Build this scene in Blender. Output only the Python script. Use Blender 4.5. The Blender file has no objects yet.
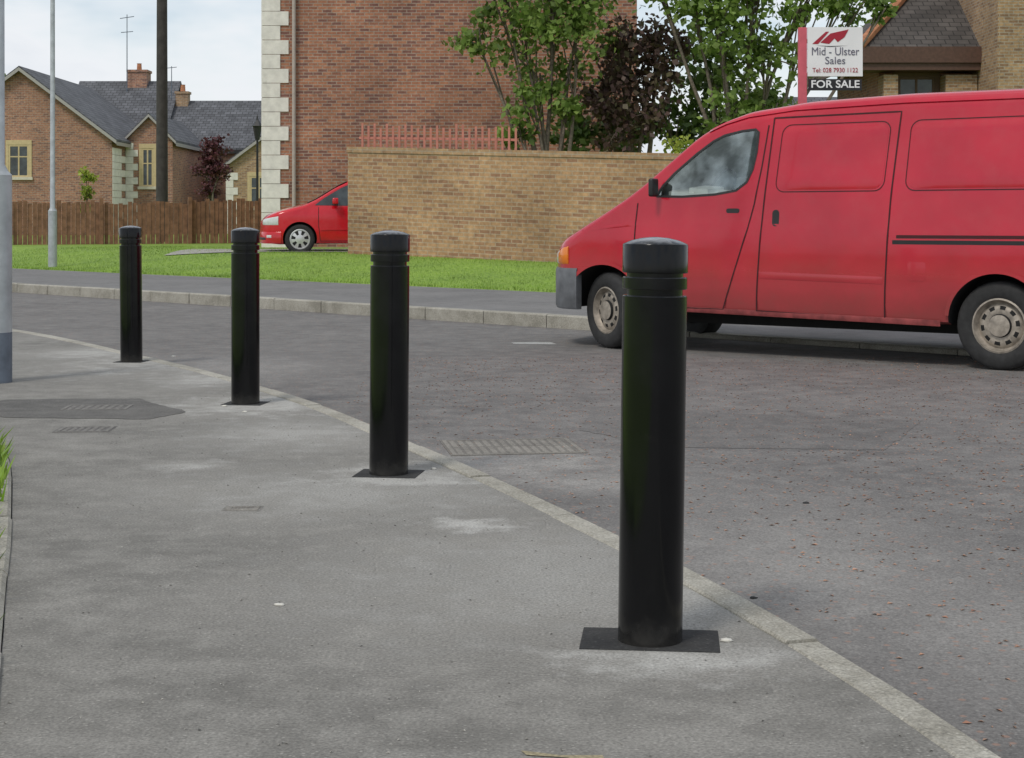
import bpy, bmesh, math, random
import numpy as np
from mathutils import Vector, Matrix
from mathutils.geometry import tessellate_polygon
random.seed(7); rng=np.random.default_rng(7)
scene=bpy.context.scene
COL=scene.collection
# ------------------------------------------------------------ helpers
def nd(nt,typ,ins=None,**props):
    n=nt.nodes.new(typ)
    for k,v in props.items(): setattr(n,k,v)
    for k,v in (ins or {}).items():
        s=n.inputs[k]
        if isinstance(v,bpy.types.NodeSocket): nt.links.new(v,s)
        else:
            if isinstance(v,tuple) and len(v)==3 and s.type=='RGBA': v=(*v,1)
            s.default_value=v
    return n
def newmat(name):
    m=bpy.data.materials.new(name); m.use_nodes=True
    nt=m.node_tree; nt.nodes.clear()
    out=nt.nodes.new('ShaderNodeOutputMaterial')
    return m,nt,out
def ramp(nt,fac,stops,interp='LINEAR'):
    n=nt.nodes.new('ShaderNodeValToRGB'); nt.links.new(fac,n.inputs[0])
    cr=n.color_ramp; cr.interpolation=interp
    while len(cr.elements)<len(stops): cr.elements.new(0.5)
    for e,(p,c) in zip(cr.elements,stops):
        e.position=p; e.color=(*c,1) if isinstance(c,tuple) else (c,c,c,1)
    return n.outputs[0]
def mixc(nt,fac,a,b,blend='MIX'):
    n=nt.nodes.new('ShaderNodeMix'); n.data_type='RGBA'; n.blend_type=blend
    for s,v in ((n.inputs[0],fac),(n.inputs[6],a),(n.inputs[7],b)):
        if isinstance(v,bpy.types.NodeSocket): nt.links.new(v,s)
        elif isinstance(v,tuple): s.default_value=(*v,1)
        else: s.default_value=v
    return n.outputs[2]
def math_(nt,op,a,b=0.0,clamp=False):
    n=nt.nodes.new('ShaderNodeMath'); n.operation=op; n.use_clamp=clamp
    for s,v in ((n.inputs[0],a),(n.inputs[1],b)):
        if isinstance(v,bpy.types.NodeSocket): nt.links.new(v,s)
        else: s.default_value=v
    return n.outputs[0]
def noise(nt,vec,scale,detail=4,rough=.6):
    return nd(nt,'ShaderNodeTexNoise',{'Vector':vec,'Scale':scale,'Detail':detail,'Roughness':rough}).outputs[0]
def finish(nt,out,**ins):
    p=nd(nt,'ShaderNodeBsdfPrincipled',{k.replace('_',' '):v for k,v in ins.items()})
    nt.links.new(p.outputs[0],out.inputs[0]); return p
def bump(nt,h,strength=.5,dist=.01):
    return nd(nt,'ShaderNodeBump',{'Height':h,'Strength':strength,'Distance':dist}).outputs[0]
def objco(nt): return nt.nodes.new('ShaderNodeTexCoord').outputs['Object']
def uvco(nt): return nt.nodes.new('ShaderNodeTexCoord').outputs['UV']

def simple(name,col,rough=.6,var=.15,scale=12,metal=0,bumpd=0.0,coat=0,spec=.5):
    m,nt,out=newmat(name); co=objco(nt)
    n=noise(nt,co,scale,3)
    f=ramp(nt,n,[(.3,1-var),(.7,1+var)])
    c=mixc(nt,1.0,col,f,'MULTIPLY')
    kw=dict(Base_Color=c,Roughness=rough,Metallic=metal)
    if bumpd: kw['Normal']=bump(nt,noise(nt,co,scale*6,2),.6,bumpd)
    p=finish(nt,out,**kw); p.inputs['Coat Weight'].default_value=coat
    p.inputs['Specular IOR Level'].default_value=spec
    return m
def brickmat(name,c1,c2,mortar,ms=.012,stain=.25,c3=None):
    m,nt,out=newmat(name); uv=uvco(nt)
    kw={'Vector':uv,'Scale':1.0,'Mortar Size':ms,'Mortar Smooth':.2,'Brick Width':.225,'Row Height':.075,'Bias':0.0}
    b=nd(nt,'ShaderNodeTexBrick',{**kw,'Color1':c1,'Color2':c2,'Mortar':mortar})
    base=b.outputs[0]
    if c3:
        b2=nd(nt,'ShaderNodeTexBrick',{**kw,'Color1':(0.,0.,0.),'Color2':(1.,1.,1.),'Mortar':(0.,0.,0.)})
        mp=nd(nt,'ShaderNodeMapping',{'Vector':uv,'Location':(22.5,7.5,0)}); nt.links.new(mp.outputs[0],b2.inputs['Vector'])
        base=mixc(nt,ramp(nt,b2.outputs[0],[(.72,0.0),(.8,1.0)]),base,c3)
    n1=noise(nt,uv,.7,3); n2=noise(nt,uv,11,2)
    c=mixc(nt,1.0,base,ramp(nt,n1,[(.3,1-stain),(.7,1+stain*.6)]),'MULTIPLY')
    c=mixc(nt,1.0,c,ramp(nt,n2,[(.3,.78),(.7,1.22)]),'MULTIPLY')
    finish(nt,out,Base_Color=c,Roughness=.9); return m
def roofmat(name,col,w=.3,h=.22):
    m,nt,out=newmat(name); uv=uvco(nt)
    b=nd(nt,'ShaderNodeTexBrick',{'Vector':uv,'Color1':tuple(x*.8 for x in col),'Color2':tuple(x*1.25 for x in col),
        'Mortar':tuple(x*.35 for x in col),'Scale':1.0,'Mortar Size':.016,'Brick Width':w,'Row Height':h})
    c=mixc(nt,1.0,b.outputs[0],ramp(nt,noise(nt,uv,1.2,3),[(.3,.75),(.7,1.25)]),'MULTIPLY')
    finish(nt,out,Base_Color=c,Roughness=.85); return m

def add_obj(name,me,parent=None,mats=(),smooth=False,label=None,category=None,kind=None,group=None):
    ob=bpy.data.objects.new(name,me); COL.objects.link(ob)
    for m in mats:
        me.materials.append(m)
    if smooth:
        me.polygons.foreach_set('use_smooth',[True]*len(me.polygons))
    if parent: ob.parent=parent
    if label: ob['label']=label
    if category: ob['category']=category
    if kind: ob['kind']=kind
    if group: ob['group']=group
    return ob
def mesh(name,verts,faces,**kw):
    midx=kw.pop('midx',None)
    me=bpy.data.meshes.new(name); me.from_pydata([tuple(v) for v in verts],[],faces); me.update()
    ob=add_obj(name,me,**kw)
    if midx is not None: me.polygons.foreach_set('material_index',midx)
    return ob
def empty(name,loc,rotz=0,**kw):
    e=bpy.data.objects.new(name,None); COL.objects.link(e); e.location=loc; e.rotation_euler=(0,0,rotz)
    e.empty_display_size=.3
    for k,v in kw.items(): e[k]=v
    return e
def auto_uv(ob,shear=0.0):
    me=ob.data
    if not me.uv_layers: me.uv_layers.new(name='UVMap')
    uv=me.uv_layers.active.data; Z=Vector((0,0,1))
    for p in me.polygons:
        n=p.normal; t=Z.cross(n)
        if t.length<.05: t=Vector((1,0,0)); b=Vector((0,1,0))
        else: t.normalize(); b=n.cross(t)
        for li in p.loop_indices:
            co=me.vertices[me.loops[li].vertex_index].co
            uv[li].uv=(co.dot(t)+50,co.dot(b)+shear*co.x+50)
def recalc(ob):
    bm=bmesh.new(); bm.from_mesh(ob.data); bmesh.ops.recalc_face_normals(bm,faces=bm.faces[:]); bm.to_mesh(ob.data); bm.free()
def boxes(name,lst,bev=0,**kw):
    V=[];F=[]
    for (x0,x1,y0,y1,z0,z1) in lst:
        o=len(V)
        V+=[(x0,y0,z0),(x1,y0,z0),(x1,y1,z0),(x0,y1,z0),(x0,y0,z1),(x1,y0,z1),(x1,y1,z1),(x0,y1,z1)]
        F+=[tuple(o+i for i in f) for f in ((0,3,2,1),(4,5,6,7),(0,1,5,4),(1,2,6,5),(2,3,7,6),(3,0,4,7))]
    ob=mesh(name,V,F,**kw)
    if bev:
        bm=bmesh.new(); bm.from_mesh(ob.data)
        bmesh.ops.bevel(bm,geom=bm.edges[:],offset=bev,segments=3,affect='EDGES',profile=.6)
        bm.to_mesh(ob.data); bm.free()
        sharp(ob,50)
    auto_uv(ob); return ob
def lathe(name,prof,seg=32,axis='z',midx_fn=None,closed=False,**kw):
    V=[];F=[];M=[]
    n=len(prof)
    for i in range(seg):
        a=2*math.pi*i/seg
        for r,h in prof:
            if axis=='z': V.append((r*math.cos(a),r*math.sin(a),h))
            else: V.append((r*math.cos(a),h,r*math.sin(a)))
    for i in range(seg):
        j=(i+1)%seg
        rg=range(n) if closed else range(n-1)
        for k in rg:
            k2=(k+1)%n
            f=(i*n+k,j*n+k,j*n+k2,i*n+k2)
            if axis!='z': f=f[::-1]
            F.append(f); M.append(midx_fn(i,k) if midx_fn else 0)
    ob=mesh(name,V,F,midx=M,**kw)
    bm=bmesh.new(); bm.from_mesh(ob.data); bmesh.ops.remove_doubles(bm,verts=bm.verts[:],dist=1e-5)
    bmesh.ops.recalc_face_normals(bm,faces=bm.faces[:])
    bm.to_mesh(ob.data); bm.free()
    return ob
def sharp(ob,ang=35):
    me=ob.data
    me.polygons.foreach_set('use_smooth',[True]*len(me.polygons))
    try: me.set_sharp_from_angle(angle=math.radians(ang))
    except Exception: pass
def tube_mesh(paths,seg=8):
    V=[];F=[]
    for path in paths:
        o=len(V); n=len(path)
        for i,(p,r) in enumerate(path):
            p=Vector(p)
            d=(Vector(path[min(i+1,n-1)][0])-Vector(path[max(i-1,0)][0])).normalized()
            a=d.cross(Vector((0,1,.13))).normalized(); b=d.cross(a)
            for k in range(seg):
                t=2*math.pi*k/seg
                V.append(p+a*r*math.cos(t)+b*r*math.sin(t))
        for i in range(n-1):
            for k in range(seg):
                k2=(k+1)%seg
                F.append((o+i*seg+k,o+i*seg+k2,o+(i+1)*seg+k2,o+(i+1)*seg+k))
        F.append(tuple(o+k for k in range(seg))[::-1]); F.append(tuple(o+(n-1)*seg+k for k in range(seg)))
    return V,F

# ------------------------------------------------------------ materials
def ground_mat(name,base,dark,light,spots=(),speck=(.16,.09,.07),speck_amt=.0,blotch=.5,dust=None):
    m,nt,out=newmat(name); co=objco(nt)
    fine=noise(nt,co,120,1,.7); mid=noise(nt,co,6,5,.68); big=noise(nt,co,.9,3,.6)
    c=mixc(nt,ramp(nt,big,[(.34,0.0),(.66,1.0)]),dark,base)
    c=mixc(nt,math_(nt,'MULTIPLY',ramp(nt,mid,[(.42,0.0),(.72,1.0)]),blotch),c,light)
    c=mixc(nt,ramp(nt,mid,[(.25,.55),(.42,0.0)]),c,tuple(x*.75 for x in dark))
    dcol=dust or tuple(min(1,x_*1.45) for x_ in light)
    if spots:
        jit=math_(nt,'MULTIPLY',math_(nt,'SUBTRACT',mid,.5),3.6)
        acc=None
        for (x,y,r,amt,ax) in spots:
            mp=nd(nt,'ShaderNodeMapping',{'Vector':co,'Location':(-x/r*1.0,-y/(r*ax),0),'Scale':(1/r,1/(r*ax),0)})
            ln=nd(nt,'ShaderNodeVectorMath',{0:mp.outputs[0]},operation='LENGTH').outputs['Value']
            f=math_(nt,'MULTIPLY',math_(nt,'SUBTRACT',1.0,math_(nt,'ADD',ln,jit),True),amt*1.25)
            acc=f if acc is None else math_(nt,'MAXIMUM',acc,f)
        c=mixc(nt,math_(nt,'MINIMUM',acc,.8),c,dcol)
    c=mixc(nt,1.0,c,ramp(nt,fine,[(.25,.68),(.75,1.32)]),'MULTIPLY')
    vo=nd(nt,'ShaderNodeTexVoronoi',{'Vector':co,'Scale':80.0})
    stone=ramp(nt,vo.outputs['Distance'],[(.18,1.0),(.34,0.0)])
    sel=ramp(nt,vo.outputs['Color'],[(.62,0.0),(.7,1.0)])
    c=mixc(nt,math_(nt,'MULTIPLY',math_(nt,'MULTIPLY',stone,sel),.38),c,tuple(min(1,x_*1.5) for x_ in light))
    sel2=ramp(nt,vo.outputs['Color'],[(.34,1.0),(.42,0.0)])
    c=mixc(nt,math_(nt,'MULTIPLY',math_(nt,'MULTIPLY',stone,sel2),.32),c,tuple(x_*.4 for x_ in dark))
    if speck_amt:
        v2=nd(nt,'ShaderNodeTexVoronoi',{'Vector':co,'Scale':26.0})
        s2=math_(nt,'MULTIPLY',ramp(nt,v2.outputs['Distance'],[(.16,1.0),(.28,0.0)]),ramp(nt,v2.outputs['Color'],[(.42,0.0),(.5,1.0)]))
        c=mixc(nt,math_(nt,'MULTIPLY',s2,speck_amt),c,speck)
    finish(nt,out,Base_Color=c,Roughness=.92,Normal=bump(nt,fine,.4,.003)); return m

M_pave=ground_mat('pavement_tarmac',(.205,.195,.175),(.145,.138,.123),(.295,.283,.255),blotch=.65,dust=(.44,.43,.40),
    spots=[(-.14,5.5,.20,.75,.8),(-1.38,6.85,.20,.55,.9),(-.6,6.2,.9,.36,.8),(.40,3.83,.40,.65,.5),(.12,4.7,.9,.30,1.0),
           (-2.6,12.0,.9,.55,1.6),(-1.45,9.1,.6,.65,1.2),(-.48,6.5,.5,.65,.9),(-1.1,7.9,.6,.40,1.2),(.5,4.5,.4,.4,1.6),(-3.3,12.6,.6,.5,1.2),(-2.0,10.5,.5,.5,1.2)])
M_road=ground_mat('road_tarmac',(.150,.142,.134),(.112,.106,.101),(.228,.217,.202),speck=(.34,.19,.13),speck_amt=.5,blotch=.65,dust=(.35,.335,.31),
    spots=[(-.1,7.1,.8,.5,.7),(.9,5.0,.7,.35,1.8),(-2.1,11.8,.8,.4,1.3),(.3,6.6,.5,.45,.8),(1.3,4.2,.6,.3,1.3)])
M_farpave=ground_mat('far_pavement_tarmac',(.172,.167,.162),(.132,.128,.125),(.235,.227,.218),blotch=.5)
M_kerb=ground_mat('kerb_concrete',(.35,.33,.28),(.24,.225,.185),(.44,.42,.365),blotch=.7)
M_patch=ground_mat('fresh_bitumen',(.020,.020,.020),(.012,.012,.012),(.08,.078,.073),blotch=.4)
M_repair=ground_mat('repair_tarmac',(.118,.112,.102),(.088,.084,.077),(.19,.182,.167))
M_iron=simple('worn_iron',(.18,.170,.155),.85,.35,40,.1,.002)
M_drive=ground_mat('driveway',(.36,.34,.31),(.28,.27,.25),(.45,.43,.4))

def grass_mat():
    m,nt,out=newmat('grass'); co=objco(nt)
    a=noise(nt,co,.8,3); b=noise(nt,co,16,3,.7)
    c=mixc(nt,ramp(nt,a,[(.35,0.0),(.65,1.0)]),(.13,.235,.02),(.195,.32,.03))
    c=mixc(nt,ramp(nt,b,[(.40,0.0),(.8,1.0)]),c,(.25,.35,.055))
    c=mixc(nt,1.0,c,ramp(nt,b,[(.3,.6),(.6,1.15)]),'MULTIPLY')
    finish(nt,out,Base_Color=c,Roughness=.9); return m
M_grass=grass_mat()
def leafmat(name,c1,c2,c3,trans=.25):
    m,nt,out=newmat(name)
    g=nt.nodes.new('ShaderNodeNewGeometry'); r=g.outputs['Random Per Island']
    c=ramp(nt,r,[(0.0,c1),(.5,c2),(1.0,c3)])
    big=noise(nt,objco(nt),1.1,2)
    c=mixc(nt,1.0,c,ramp(nt,big,[(.35,.65),(.65,1.35)]),'MULTIPLY')
    p=nd(nt,'ShaderNodeBsdfPrincipled',{'Base Color':c,'Roughness':.5})
    p.inputs['Specular IOR Level'].default_value=.35
    if trans>0:
        t=nd(nt,'ShaderNodeBsdfTranslucent',{'Color':c})
        mx=nd(nt,'ShaderNodeMixShader',{0:trans,1:p.outputs[0],2:t.outputs[0]})
        nt.links.new(mx.outputs[0],out.inputs[0])
    else: nt.links.new(p.outputs[0],out.inputs[0])
    return m
M_leaf1=leafmat('leaf_green',(.11,.175,.035),(.185,.28,.06),(.28,.38,.10),.4)
M_leaf2=leafmat('leaf_copper',(.075,.045,.04),(.125,.075,.065),(.13,.12,.06),.3)
M_leaf3=leafmat('leaf_yellow',(.26,.33,.04),(.38,.42,.07),(.18,.28,.05),.35)
M_leaf4=leafmat('leaf_purple',(.08,.025,.035),(.13,.045,.05),(.07,.03,.03),.2)
M_blade=leafmat('grass_blade',(.12,.225,.02),(.19,.31,.035),(.26,.37,.06),0)
M_litter=leafmat('dry_leaf',(.34,.17,.11),(.42,.25,.17),(.20,.12,.08),0)
M_bark=simple('bark',(.16,.13,.10),.9,.4,18)

M_brickC=brickmat('brick_red_house',(.42,.185,.105),(.30,.125,.08),(.35,.27,.215),.010,.25,(.21,.095,.075))
M_brickA=brickmat('brick_brown_house',(.40,.195,.12),(.30,.14,.095),(.34,.27,.215),.010,.22,(.22,.11,.085))
M_brickW=brickmat('brick_buff_wall',(.44,.265,.14),(.37,.215,.115),(.41,.31,.215),.010,.25,(.31,.17,.10))
M_brickE=brickmat('brick_buff_house',(.44,.28,.15),(.35,.215,.115),(.38,.32,.25),.011,.25,(.27,.16,.09))
M_coping=brickmat('brick_coping',(.42,.27,.15),(.35,.21,.12),(.37,.30,.22),.010)
M_slate=roofmat('slate_roof',(.105,.108,.118))
M_tileE=roofmat('grey_tile',(.075,.066,.060))
M_terra=simple('terracotta_ridge',(.42,.18,.09),.8,.3,8)
M_quoin=simple('quoin_stone',(.74,.71,.65),.85,.12,6)
M_frame=simple('window_frame_timber',(.55,.43,.24),.6,.1)
M_framed=simple('dark_timber_frame',(.11,.06,.035),.6,.1)
M_sill=simple('sill_stone',(.6,.55,.45),.8,.1)
M_fascia=simple('brown_fascia',(.10,.05,.035),.6,.2)
M_white=simple('pale_bargeboard',(.36,.34,.32),.5,.05)
def glassdark(name,col,rough=.08):
    m,nt,out=newmat(name); n=noise(nt,objco(nt),3,3)
    c=mixc(nt,1.0,col,ramp(nt,n,[(.3,.5),(.7,1.5)]),'MULTIPLY')
    finish(nt,out,Base_Color=c,Roughness=rough); return m
M_pane=glassdark('window_glass',(.05,.06,.065))
M_fence=simple('fence_timber',(.23,.12,.07),.85,.35,6)
M_fence2=simple('red_pickets',(.50,.20,.15),.85,.15,6)
M_pole=simple('telegraph_pole_wood',(.055,.05,.047),.9,.3,5)
M_galv=simple('galvanised_steel',(.40,.425,.44),.5,.18,7,.25)
M_galvd=simple('painted_steel_base',(.12,.145,.18),.55,.25,9,.1)
def blackpaint():
    m,nt,out=newmat('bollard_black_paint'); co=objco(nt)
    n=noise(nt,co,30,4,.7); s=noise(nt,co,5,3,.6)
    c=mixc(nt,ramp(nt,n,[(.62,0.0),(.8,.4)]),(.0032,.0034,.0042),(.018,.017,.017))
    sep=nd(nt,'ShaderNodeSeparateXYZ',{0:co})
    low=ramp(nt,math_(nt,'ADD',sep.outputs[2],math_(nt,'MULTIPLY',n,.10)),[(.03,1.0),(.12,0.0)])
    c=mixc(nt,math_(nt,'MULTIPLY',low,.30),c,(.10,.095,.085))
    r=ramp(nt,s,[(.3,.10),(.7,.22)])
    p=finish(nt,out,Base_Color=c,Roughness=r,Normal=bump(nt,noise(nt,co,8,2),.14,.004))
    p.inputs['Specular IOR Level'].default_value=.36
    return m
M_black=blackpaint()
def capmat():
    m,nt,out=newmat('bollard_cap_paint'); co=objco(nt)
    n=noise(nt,co,40,3,.7)
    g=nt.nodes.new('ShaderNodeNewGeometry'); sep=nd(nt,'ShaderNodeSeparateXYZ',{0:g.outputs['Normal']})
    up=ramp(nt,math_(nt,'ADD',sep.outputs[2],math_(nt,'MULTIPLY',math_(nt,'SUBTRACT',n,.5),.2)),[(.90,0.0),(1.0,1.0)])  # worn silvery top, with a highlight painted into the up-facing colour
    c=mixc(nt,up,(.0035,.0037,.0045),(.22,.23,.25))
    p=finish(nt,out,Base_Color=c,Roughness=.16); p.inputs['Specular IOR Level'].default_value=.28
    return m
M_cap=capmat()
def vanpaint(name,col,dust=.5,ztop=.75):
    m,nt,out=newmat(name); co=objco(nt)
    n=noise(nt,co,5,5,.65); f=noise(nt,co,1.3,3)
    c=mixc(nt,1.0,col,ramp(nt,f,[(.3,.82),(.7,1.12)]),'MULTIPLY')
    sep=nd(nt,'ShaderNodeSeparateXYZ',{0:co})
    zz=math_(nt,'ADD',sep.outputs[2],math_(nt,'MULTIPLY',math_(nt,'SUBTRACT',n,.5),.5))
    low=math_(nt,'MULTIPLY',ramp(nt,zz,[(.28,1.0),(ztop,0.0)]),dust)
    c=mixc(nt,low,c,(.20,.10,.08))
    c=mixc(nt,math_(nt,'MULTIPLY',ramp(nt,n,[(.45,0.0),(.8,1.0)]),.08),c,(.45,.22,.20))
    r=math_(nt,'ADD',ramp(nt,n,[(.3,.12),(.75,.26)]),math_(nt,'MULTIPLY',low,.5))
    p=finish(nt,out,Base_Color=c,Roughness=r,Normal=bump(nt,noise(nt,co,1.7,2),.14,.05)); p.inputs['Coat Weight'].default_value=.35; p.inputs['Coat Roughness'].default_value=.06
    p.inputs['Specular IOR Level'].default_value=.45
    return m
M_red=vanpaint('red_van_paint',(.50,.009,.030),.6,.85)
M_redcar=vanpaint('red_car_paint',(.60,.006,.018),.15,.4)
M_dark=simple('dark_underbody',(.012,.012,.012),.9,.2)
M_seam=simple('panel_gap',(.05,.006,.008),.8,.1)
M_rubber=simple('tyre_rubber',(.025,.025,.025),.85,.3,20)
M_steelw=simple('steel_wheel',(.34,.30,.25),.55,.4,16,.3)
M_alloy=simple('silver_wheel',(.62,.62,.62),.35,.1,16,.5)
M_plast=simple('black_plastic',(.016,.016,.017),.5,.2)
M_bump=simple('grey_bumper',(.125,.13,.14),.6,.3,8)
M_orange=simple('orange_lens',(.80,.22,.02),.15,.1)
M_lens=simple('headlamp_lens',(.62,.64,.64),.1,.15)
M_redlens=simple('red_lens',(.4,.01,.01),.15,.1)
M_int=simple('cab_interior',(.36,.38,.37),.8,.2)
M_seat=simple('seat_fabric',(.12,.13,.135),.9,.2)
M_paper=simple('paper',(.85,.85,.82),.8,.05)
def thinglass():
    m,nt,out=newmat('cab_glass')
    t=nd(nt,'ShaderNodeBsdfTransparent',{'Color':(.90,.95,.92)})
    g=nd(nt,'ShaderNodeBsdfGlossy',{'Color':(.9,1.,.97),'Roughness':.02})
    fr=nd(nt,'ShaderNodeFresnel',{'IOR':1.5})
    sm=ramp(nt,noise(nt,objco(nt),4,3),[(.4,.04),(.7,.28)])
    m2=nd(nt,'ShaderNodeMixShader',{0:math_(nt,'ADD',fr.outputs[0],sm),1:t.outputs[0],2:g.outputs[0]})
    nt.links.new(m2.outputs[0],out.inputs[0]); return m
M_glass=thinglass()
M_signw=simple('sign_white',(.80,.80,.80),.45,.04,3)
M_signr=simple('sign_red_print',(.36,.012,.03),.5,.05)
M_signb=simple('sign_black_print',(.012,.012,.014),.5,.05)
M_signg=simple('sign_grey_print',(.13,.13,.17),.5,.05)
M_post=simple('red_post_paint',(.55,.10,.13),.6,.15,8)
M_paint=ground_mat('worn_white_paint',(.4,.4,.38),(.22,.22,.21),(.55,.55,.52),blotch=.8)

# ------------------------------------------------------------ setting: ground
O=Vector((.717,15.68)); E=Vector((.7036,-.7106)); N=Vector((.7106,.7036))
def st(s,t): p=O+N*s+E*t; return p.x,p.y
def smooth(x): x=max(0,min(1,x)); return x*x*(3-2*x)
def zp(t): return .10-.085*smooth((t+.1)/1.6)
PW=3.6
def terr(x,y):
    d=Vector((x,y))-O; s=d.dot(N); t=d.dot(E)
    g=max(.25,min(1,1-.1*(x+3)))
    return zp(t)+.012+.28*smooth((s-PW)/4.2)*g+ .04*smooth((s-9)/20)
def grid_sheet(name,ss,ts,zf,mat,**kw):
    V=[];F=[]
    for s in ss:
        for t in ts:
            x,y=st(s,t); V.append((x,y,zf(s,t,x,y)))
    n=len(ts)
    for i in range(len(ss)-1):
        for j in range(n-1):
            F.append((i*n+j,i*n+j+1,(i+1)*n+j+1,(i+1)*n+j)[::-1])
    ob=mesh(name,V,F,mats=[mat],**kw)
    bm=bmesh.new(); bm.from_mesh(ob.data)
    bmesh.ops.recalc_face_normals(bm,faces=bm.faces[:])
    if bm.faces[:][0].normal.z<0: bmesh.ops.reverse_faces(bm,faces=bm.faces[:])
    bm.to_mesh(ob.data); bm.free()
    return ob
ts=[-500,-120,-60]+[x*1.0 for x in range(-40,1)]+[.25*x for x in range(1,9)]+[3,4,6,8,12,20,40,90,500]
mesh('ground',[(-1500,-1500,-.12),(1500,-1500,-.12),(1500,1500,-.12),(-1500,1500,-.12)],[(0,1,2,3)],mats=[M_grass],kind='structure',label='flat grassy ground reaching the horizon')
mesh('road',[(*st(-80,-500),-.03),(*st(-80,500),-.03),(*st(.05,500),-.03),(*st(.05,-500),-.03)],[(0,1,2,3)],mats=[M_road],kind='structure',label='grey tarmac estate road with scattered litter')
grid_sheet('far_pavement',[.125,PW],ts,lambda s,t,x,y:zp(t),M_farpave,kind='structure',label='tarmac pavement across the road')
grid_sheet('grass_verge',[PW]+[PW+.3*i for i in range(1,16)]+[9,10,12,15,20,30,60,150,600],ts,
    lambda s,t,x,y: terr(x,y) if s>PW+.01 else zp(t)-.02,M_grass,smooth=True,kind='structure',label='mown green grass verge sloping up')
def kerb_stones(name,path,width,zt_fn,h,length,gap,**kw):
    P=[Vector(p) for p in path]; L=[0]
    for a,b in zip(P,P[1:]): L.append(L[-1]+(b-a).length)
    def at(d):
        for i in range(len(L)-1):
            if d<=L[i+1] or i==len(L)-2:
                f=(d-L[i])/(L[i+1]-L[i]); return P[i].lerp(P[i+1],f)
    V=[];F=[]; d=0
    while d+length<L[-1]:
        jz=random.uniform(-.003,.003); jo=random.uniform(-.004,.004)
        for q in range(2):
            a=d+length/2*q+(gap/2 if q==0 else 0); b=d+length/2*(q+1)-(gap/2 if q==1 else 0)
            pa,pb=at(a),at(b)
            ta=(at(min(a+.1,L[-1]))-at(max(a-.1,0))).normalized(); tb=(at(min(b+.1,L[-1]))-at(max(b-.1,0))).normalized()
            na=Vector((-ta.y,ta.x)); nb=Vector((-tb.y,tb.x)); o=len(V)
            za,zb=zt_fn(a)+jz,zt_fn(b)+jz; ch=.012
            for p,nn,z in ((pa,na,za),(pb,nb,zb)):
                p0=p+nn*jo
                V+= [(*p0,z-h),(*p0,z-ch),(*(p0+nn*ch),z),(*(p0+nn*(width-ch*.5)),z),(*(p0+nn*width),z-ch*.5),(*(p0+nn*width),z-h)]
            for k in range(5): F.append((o+k,o+6+k,o+7+k,o+k+1)[::-1])
            F.append((o,o+1,o+2,o+3,o+4,o+5)); F.append((o+11,o+10,o+9,o+8,o+7,o+6))
        d+=length
    ob=mesh(name,V,F,mats=[M_kerb],**kw); recalc(ob)
    return ob
kerb_stones('far_kerb',[st(0,-60),st(0,30)],.125,lambda d:zp(d-60)+.004,.2,.915,.012,kind='structure',label='pale concrete kerb stones across the road')
KP=[(1.32,-6),(1.27,.6),(1.20,1.6),(1.09,2.4),(.975,3.14),(.89,3.5),(.812,3.907),(.70,4.308),(.58,4.667),(.385,5.25),(.205,5.753),(-.10,6.614),(-.445,7.467),(-.97,8.842),(-1.45,9.824),(-1.99,10.91),(-2.53,11.83),(-3.24,13.02),(-3.99,14.24),(-4.71,15.27),(-5.6,16.35),(-7,17.9),(-10,21),(-40,51.5)]
def dense(P,step=.25):
    P=[Vector(p) for p in P]; out=[]
    for i in range(len(P)-1):
        p0=P[max(i-1,0)];p1=P[i];p2=P[i+1];p3=P[min(i+2,len(P)-1)]
        n=max(1,int((p2-p1).length/step))
        if (p2-p1).length>6: n=1
        for k in range(n):
            t=k/n
            if n==1: out.append(p1); continue
            out.append(.5*((2*p1)+(-p0+p2)*t+(2*p0-5*p1+4*p2-p3)*t*t+(-p0+3*p1-3*p2+p3)*t**3))
    out.append(P[-1]); return out
KD=dense(KP)
KD_s=[]
for i in range(len(KD)):
    a=KD[max(i-2,0):i+3]
    KD_s.append(sum(a,Vector((0,0)))/len(a) if 2<=i<len(KD)-6 else KD[i])
KD=KD_s
kerb_stones('near_kerb',[tuple(p) for p in KD],.095,lambda d:.006,.15,.9,.012,kind='structure',label='flush pale concrete kerb edging curving along the road')
EP=[(-.8,-6),(-.82,1.5),(-.95,2.8),(-1.22,3.82),(-1.40,4.42),(-1.75,5.6),(-2.31,7.3),(-3.05,8.9),(-4.3,10.6),(-6.2,12.6),(-10,16.4),(-38,45)]
ED=dense(EP)
poly=[(p.x-.02,p.y,0) for p in KD]+[(p.x,p.y,0) for p in ED[::-1]]
def polysheet(name,poly,mat,z=None,**kw):
    tri=tessellate_polygon([[Vector(p) for p in poly]])
    F=[]
    for t in tri:
        a,b,c=[Vector(poly[i]) for i in t]
        F.append(t if (b-a).cross(c-a).z>0 else t[::-1])
    return mesh(name,poly,F,mats=[mat],**kw)
polysheet('near_pavement',poly,M_pave,kind='structure',label='worn grey tarmac pavement with dusty patches')
kerb_stones('pavement_edging',[tuple(p) for p in ED],.05,lambda d:.02,.12,.9,.008,kind='structure',label='narrow concrete edging strip beside grass')
gp=[(p.x-.05,p.y,.02) for p in ED]+[(-60,45,.02),(-60,-6,.02)]
polysheet('near_grass',gp,M_grass,kind='structure',label='patch of grass beside the pavement')
def quad(name,pts,mat,jit=.012,**kw):
    out=[]
    for i in range(len(pts)):
        a,b=Vector(pts[i]),Vector(pts[(i+1)%len(pts)]); n=max(1,int((b-a).length/.06))
        for k in range(n):
            p=a.lerp(b,k/n); out.append((p.x+random.uniform(-jit,jit),p.y+random.uniform(-jit,jit),p.z))
    return polysheet(name,out,mat,**kw)
V=[];F=[]
nx,ny=16,8
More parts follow.
